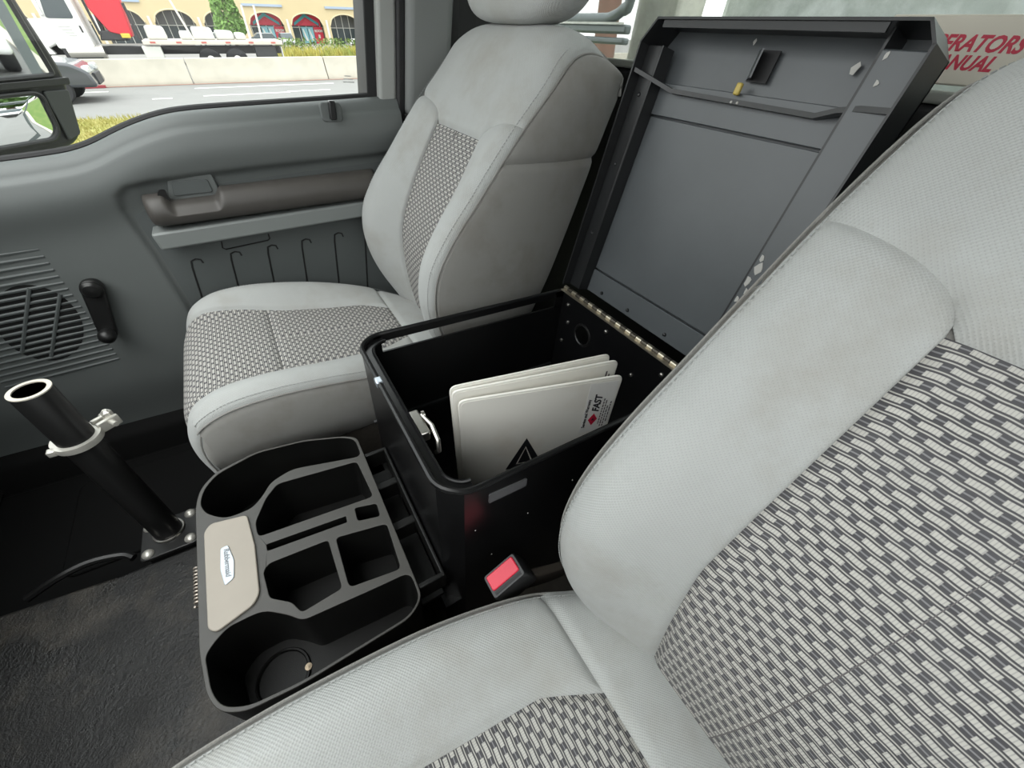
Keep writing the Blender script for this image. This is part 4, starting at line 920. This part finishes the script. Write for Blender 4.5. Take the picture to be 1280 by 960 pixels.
for i, (t, ln, hh, s) in enumerate(((1.3, .8, .52, .4), (.1, .55, .34, .5), (-.65, .95, .50, .4), (-1.6, .85, .38, .55), (-2.3, .5, .30, .4))):
    m_ = MB(); m_.prism(roundpoly([(-ln/2, 0), (ln/2, 0), (ln/2*.92, hh), (-ln/2*.9, hh*.94)], .12), (0, 1.0), lambda a, b, h: (h, a, b)); o = m_.build('load_sack', ldm, bevel=.08, seg=3); place(o, 29.6+s, t, .92)
    tag(o, ('white wrapped load right behind the red crane', 'second white load on the truck bed, before the tree', 'tall middle white load on the truck bed', 'fourth white load on the truck bed', 'rearmost low white load on the truck bed')[i], 'load')
for i, t in enumerate((-.15, -2.65, -3.2)):
    m_ = MB(); m_.tube([(0, 0, 0), (0, -.1 if i else .35, 1.3 if i else 1.55)], .045, 8); o = m_.build('stake_post', mat('stake_pale', (.70, .66, .58), .5)); place(o, 29.45, t, .95)
    tag(o, ('pale leaning post rising from the middle of the truck bed', 'pale upright post near the truck bed tail', 'last pale upright post at the truck bed tail')[i], 'post')

def make_car(name, body, label, pickup=False, group=None):
    """origin under the middle, nose towards +y, 4.5 m long"""
    root = empty(name, label=label, cat='car', group=group)
    side = [(-2.2, .35), (-2.25, .75), (-2.1, .98), (-1.5, 1.02), (.9, .98), (1.9, .86), (2.2, .68), (2.25, .35)]
    m2 = MB(); m2.prism(roundpoly(side, .1), (-.88, .88), lambda a, b, h: (h, a, b)); b_ = m2.build('body', body, root, bevel=.07, seg=3)
    cabp = [(-.6 if pickup else -2.0, .98), (-.5 if pickup else -1.6, 1.52), (.25, 1.55), (1.05, .98)]
    vs = []
    for h, sc2 in ((-.8, 1), (.8, 1)): vs += [(h*(1 if b < 1.2 else .84), a, b) for a, b in cabp]
    m2 = MB(); m2.add(vs, [(0, 1, 2, 3), (7, 6, 5, 4)]+[(i, (i+1) % 4, 4+(i+1) % 4, 4+i) for i in range(4)]); m2.build('cabin', M_DGLASS, root, bevel=.06)
    rf = [(-.45 if pickup else -1.5, 0), (.22, 0)]
    m2 = MB(); m2.box((0, (rf[0][0]+rf[1][0])/2, 1.54), (1.32, rf[1][0]-rf[0][0], .05)); m2.build('roof', body, root, bevel=.02)
    for sx_ in (-1, 1):
        for t in (-1.35, 1.35):
            m2 = wheel(MB(), sx_*.8, t, .34, .34, .22); wo = m2.build('wheel', M_TYRE, root); m2 = MB(); m2.lathe([(.19, 0), (.16, .015), (0, .02)], (sx_*.91, t, .34), (sx_, 0, 0), 14); m2.build('rim', M_STEEL, wo)
        m2 = MB(); m2.box((sx_*.62, 2.16, .72), (.42, .14, .15)); m2.build('headlamp', M_HEAD, root, bevel=.03)
    m2 = MB(); m2.box((0, 2.22, .5), (.9, .08, .26)); m2.build('grille', M_CHASS, root, bevel=.02)
    return root
dk = mat('car_graphite', (.055, .06, .068), .25, coat=.5); wh = mat('car_white', (.70, .70, .70), .3); sv = mat('car_silver', (.45, .46, .47), .3, .3)
c = make_car('suv', dk, 'dark graphite car driving past behind the door mirror'); place(c, 17.6, 4.75, -.02, math.pi)
# storefront lot: parked cars far behind the truck
lots = (('suv', sv, 'silver car parked before the red storefront doors', 78, -11.4, math.pi/2), ('pickup', wh, 'white pickup parked left of the conical tree', 76, -2.4, 0),
        ('pickup', wh, 'white pickup parked below the rightmost arch', 80, -22.6, 0), ('suv', dk, 'dark car parked beside the rightmost white pickup', 80, -27.5, 0),
        ('suv', sv, 'silver car parked between the conical tree and the red signs', 77, -7.9, 0))
for nm, m, lb, s, t, rz in lots: place(make_car(nm, m, lb, nm == 'pickup'), s, t, -1.25, rz)
c = make_car('suv', wh, 'white car standing on the lane behind, seen in the lower mirror'); place(c, 1.0, -13, -.02, 0)
c = make_car('suv', sv, 'silver-blue car standing further behind, seen in the mirror'); place(c, -.4, -24, -.02, 0)

# arcade building
BS = 90.0; bd_m = mat('stucco_cream', (.56, .46, .28), .9, var=.05, vscale=.5); st_b = mat('cornice_blue', (.33, .40, .50), .8); sf_d = mat('storefront_dark', (.08, .085, .085), .3)
teal = mat('panel_teal', (.06, .30, .34), .5); sred = mat('panel_red', (.52, .03, .06), .5); mull = mat('mullion_white', (.62, .62, .58), .5)
bl = empty('arcade_building', label='long cream shopping arcade with tall arches across the lot', cat='building')
bays = [-25.9-6.0*0+6.0*k for k in range(-2, 9)]
for k, t0 in enumerate(bays):
    # bay from t0 to t0+6, arch opening t0+.6..t0+5.4
    a0, a1, sp, ap = t0+.6, t0+5.5, 1.05, 2.45; arc = [(a0+(a1-a0)*i/14, sp+(ap-sp)*math.sqrt(max(0, 1-(2*i/14-1)**2))) for i in range(15)]
    m2 = MB(); m2.prism([(t0, -1.3), (a0, -1.3)]+arc+[(a1, -1.3), (t0+6, -1.3), (t0+6, 7), (t0, 7)], (0, .6), lambda a, b, h: (h, a, b)); wv = m2.build('arch_wall', bd_m, bl, smooth=False)
    m2 = MB(); m2.tube([(-.03, a, b) for a, b in arc], .09, 6); m2.build('arch_moulding', mat('mould_cream', (.60, .51, .34), .9), wv)
    m2 = MB(); m2.box((-.06, t0, .2), (.14, .30, 3.0)); m2.build('downpipe', mull, wv)
    if k in (1, 2, 4, 7): m2 = MB(); m2.box((-.1, t0+3, 3.2), (.25, 5.6, .28)); m2.build('cornice', st_b, wv)
    m2 = MB(); m2.box((2.2, t0+3, .6), (.2, 6, 3.9)); m2.build('shop_front', sf_d, bl)
    for q_ in range(5):
        m2 = MB(); m2.box((2.05, t0+.8+q_*1.1, .5), (.08, .08, 3.6)); m2.build('mullion', mull, bl)
    m2 = MB(); m2.box((2.05, t0+3, .75), (.08, 5.2, .07)); m2.build('transom', mull, bl)
    for q_ in range(4):
        m2 = MB(); m2.box((2.07, t0+1.35+q_*1.1, -.3), (.03, 1.0, 1.9)); m2.build('pane', M_DGLASS, bl)
    if k in (3, 4):       # red and teal showroom fronts
        m2 = MB(); m2.box((1.9, t0+3.0, 1.6), (.1, 4.6, 1.3)); m2.build('red_fascia', sred, bl)
        m2 = MB(); m2.prism([(t0+1.0, .95), (t0+2.9, 2.0), (t0+4.8, .95), (t0+4.8, 1.3), (t0+2.9, 2.4), (t0+1.0, 1.3)], (1.75, 1.86), lambda a, b, h: (h, a, b)); m2.build('teal_gable', teal, bl)
        m2 = MB(); m2.prism([(t0+1.9, 1.0), (t0+2.9, 1.75), (t0+3.9, 1.0)], (1.74, 1.84), lambda a, b, h: (h, a, b)); m2.build('gable_sign', sred, bl)
        for q_ in (0, 1):
            m2 = MB(); m2.box((1.85, t0+2.45+q_*.95, -.2), (.06, .85, 2.0)); dr_ = m2.build('shop_door', mat('door_glass_teal', (.20, .42, .48), .25), bl)
            m2 = MB(); m2.prism([(t0+2.2+q_*.95, -.9), (t0+2.5+q_*.95, -.9), (t0+2.75+q_*.95, .5), (t0+2.6+q_*.95, .6)], (1.80, 1.82), lambda a, b, h: (h, a, b)); m2.build('door_streak', mull, dr_)
        m2 = MB(); m2.box((1.85, t0+1.25, -.2), (.06, 1.4, 2.1)); pn = m2.build('red_poster', sred, bl)
        TB = Matrix(((0, 0, -1, 1.80), (-1, 0, 0, t0+1.85), (0, 1, 0, .20), (0, 0, 0, 1)))
        text_obj('lettering', 'ROOM', .42, TB, mull, pn, bold=.02, extrude=.01)
        m2 = MB(); m2.box((1.80, t0+1.25, -.35), (.03, .3, .45)); m2.build('poster_patch', mull, pn)
m2 = MB(); m2.box((6, (bays[0]+bays[-1]+6)/2, 2.8), (7, bays[-1]-bays[0]+6, 8.2)); m2.build('main_block', bd_m, bl)
place(bl, BS, 0, 0)
sg = MB(); sg.box((0, 0, .5), (.1, .7, 1.0)); o = sg.build('board_sign', mat('board_white', (.65, .66, .68), .5)); place(o, 70, 3.2, .0)
tag(o, 'pale blue-white board hanging before the dark arch behind the crane', 'sign')
m_ = MB(); m_.box((-.06, 0, .5), (.02, .3, .55)); m_.build('board_print', mat('board_blue', (.10, .28, .50), .5), o)
m_ = MB(); m_.tube([(0, 0, -1.25), (0, 0, 0)], .04, 8); m_.build('post', mull, o)

def make_tree(name, label, s, t, h, height, rad, conical, seed, col, nleaf=2600):
    rs = np.random.RandomState(seed); root = empty(name, label=label, cat='tree'); m2 = MB()
    m2.tube([(0, 0, 0), (.05, .05, height*.4), (0, 0, height*.85)], [rad*.10, rad*.07, rad*.02], 8); m2.build('trunk', mat('bark', (.12, .09, .065), .9), root)
    m2 = MB()
    for _ in range(nleaf):
        u = rs.uniform(0, 1); z = height*(.15+.85*u) if conical else height*(.30+.70*u)
        prof = (1-u)**.6*min(1, u*6+.35) if conical else math.sin(math.pi*min(.97, .12+.85*u))**.6
        r_ = rad*prof*math.sqrt(rs.uniform(.25, 1)); a_ = rs.uniform(0, 6.283); c_ = Vector((r_*math.cos(a_), r_*math.sin(a_), z+rs.uniform(-.1, .1)*height*.1))
        q1, q2 = rs.uniform(0, 6.28, 2); u_ = Vector((math.cos(q1)*math.cos(q2), math.sin(q1)*math.cos(q2), math.sin(q2))); v_ = u_.orthogonal().normalized(); l_ = rad*rs.uniform(.07, .14)
        m2.add([c_-u_*l_, c_+v_*l_*.5, c_+u_*l_, c_-v_*l_*.5], [(0, 1, 2, 3)])
    m2.build('foliage', mat('leaf_'+name+str(seed), col, .8, col2=[x*1.6 for x in col], vscale=1.5), root, smooth=False, kind='stuff')
    place(root, s, t, h); return root
make_tree('conifer', 'dense green conical tree standing before the arcade', 72, -4.6, -1.25, 7.5, 2.0, True, 5, (.12, .22, .05))
make_tree('shade_tree', 'leafy tree behind the truck, seen in the upper mirror glass', 9, -40, 0, 9, 4.5, False, 6, (.06, .13, .03))
make_tree('shade_tree', 'taller leafy tree farther back, seen in the lower mirror glass', 16, -52, 0, 12, 6, False, 8, (.06, .13, .03))
make_tree('shade_tree', 'broad leafy tree beside the road behind, seen in the mirror', 2, -48, 0, 10, 5, False, 9, (.07, .13, .03))

# ------------------------------------------------------------------ things behind the rear window
hb = empty('headboard_post', label='white painted rack post standing behind the rear window', cat='post')
m_ = MB(); m_.prism([(.675, .10), (.53, .10), (.50, 1.7), (.655, 1.7)], (-.10, 0), lambda a, b, h: (a, h, b)); m_.build('post', mat('post_cream', (.72, .71, .62), .5), hb, bevel=.01)
m_ = MB(); m_.box((.61, -.05, .09), (.2, .16, .02)); m_.build('foot_plate', M_TRUCKW, hb)
hb.location = (0, -1.06, 0)
tb_ = empty('haze_panel', label='scuffed grey-green panel added behind the rear window for its glare and grime', cat='backing_panel')  # added panel, its colour imitates glare and grime on the glass
m_ = MB(); m_.box((-.32, -.32, .75), (1.66, .4, 1.5)); m_.build('body', mat('haze_grey', (.46, .50, .47), .5, col2=(.66, .70, .68), vscale=10, lo=.45, hi=.6), tb_, bevel=.02)
m_ = MB(); m_.box((-.35, -.118, 1.16), (1.4, .006, .02)); m_.build('seam', M_LEDGE, tb_)
tb_.location = (0, -1.1, -.2)
rl = empty('side_rail', (.95, -1.24, .3), 'grey rail with a bent pipe behind the rear window corner', 'rail')
pg = mat('pipe_grey', (.16, .18, .185), .4, .4)
m_ = MB(); m_.tube(catmull([(.84, -1.24, 1.5), (.875, -1.24, 1.16), (.90, -1.24, 1.125), (.95, -1.24, 1.105), (1.02, -1.24, 1.10), (1.4, -1.24, 1.10)], 30), .016, 12); m_.build('bent_pipe', pg, rl)
for z_, t_ in ((1.075, .024), (1.045, .018)):
    m_ = MB(); m_.box((1.12, -1.24, z_), (.52, .03, t_)); m_.build('rail_bar', pg, rl, bevel=.006)
m_ = MB(); m_.box((1.12, -1.222, 1.0885), (.5, .006, .006)); m_.build('white_stripe', M_LANE, rl)
m_ = MB(); m_.box((1.3, -1.24, .1), (.04, .03, 1.9)); m_.build('upright', pg, rl)
under(rl, (1.3, -1.24, -.85))
m_ = MB(); m_.lathe([(.16, 0), (.15, 2), (.13, 7)], (0, 0, 0), n=14); o = m_.build('utility_pole', mat('pole_brown', (.20, .11, .085), .9, var=.2, vscale=6)); place(o, 5.03, -5.0, 0)
tag(o, 'brown wooden utility pole far behind the rear window', 'pole')
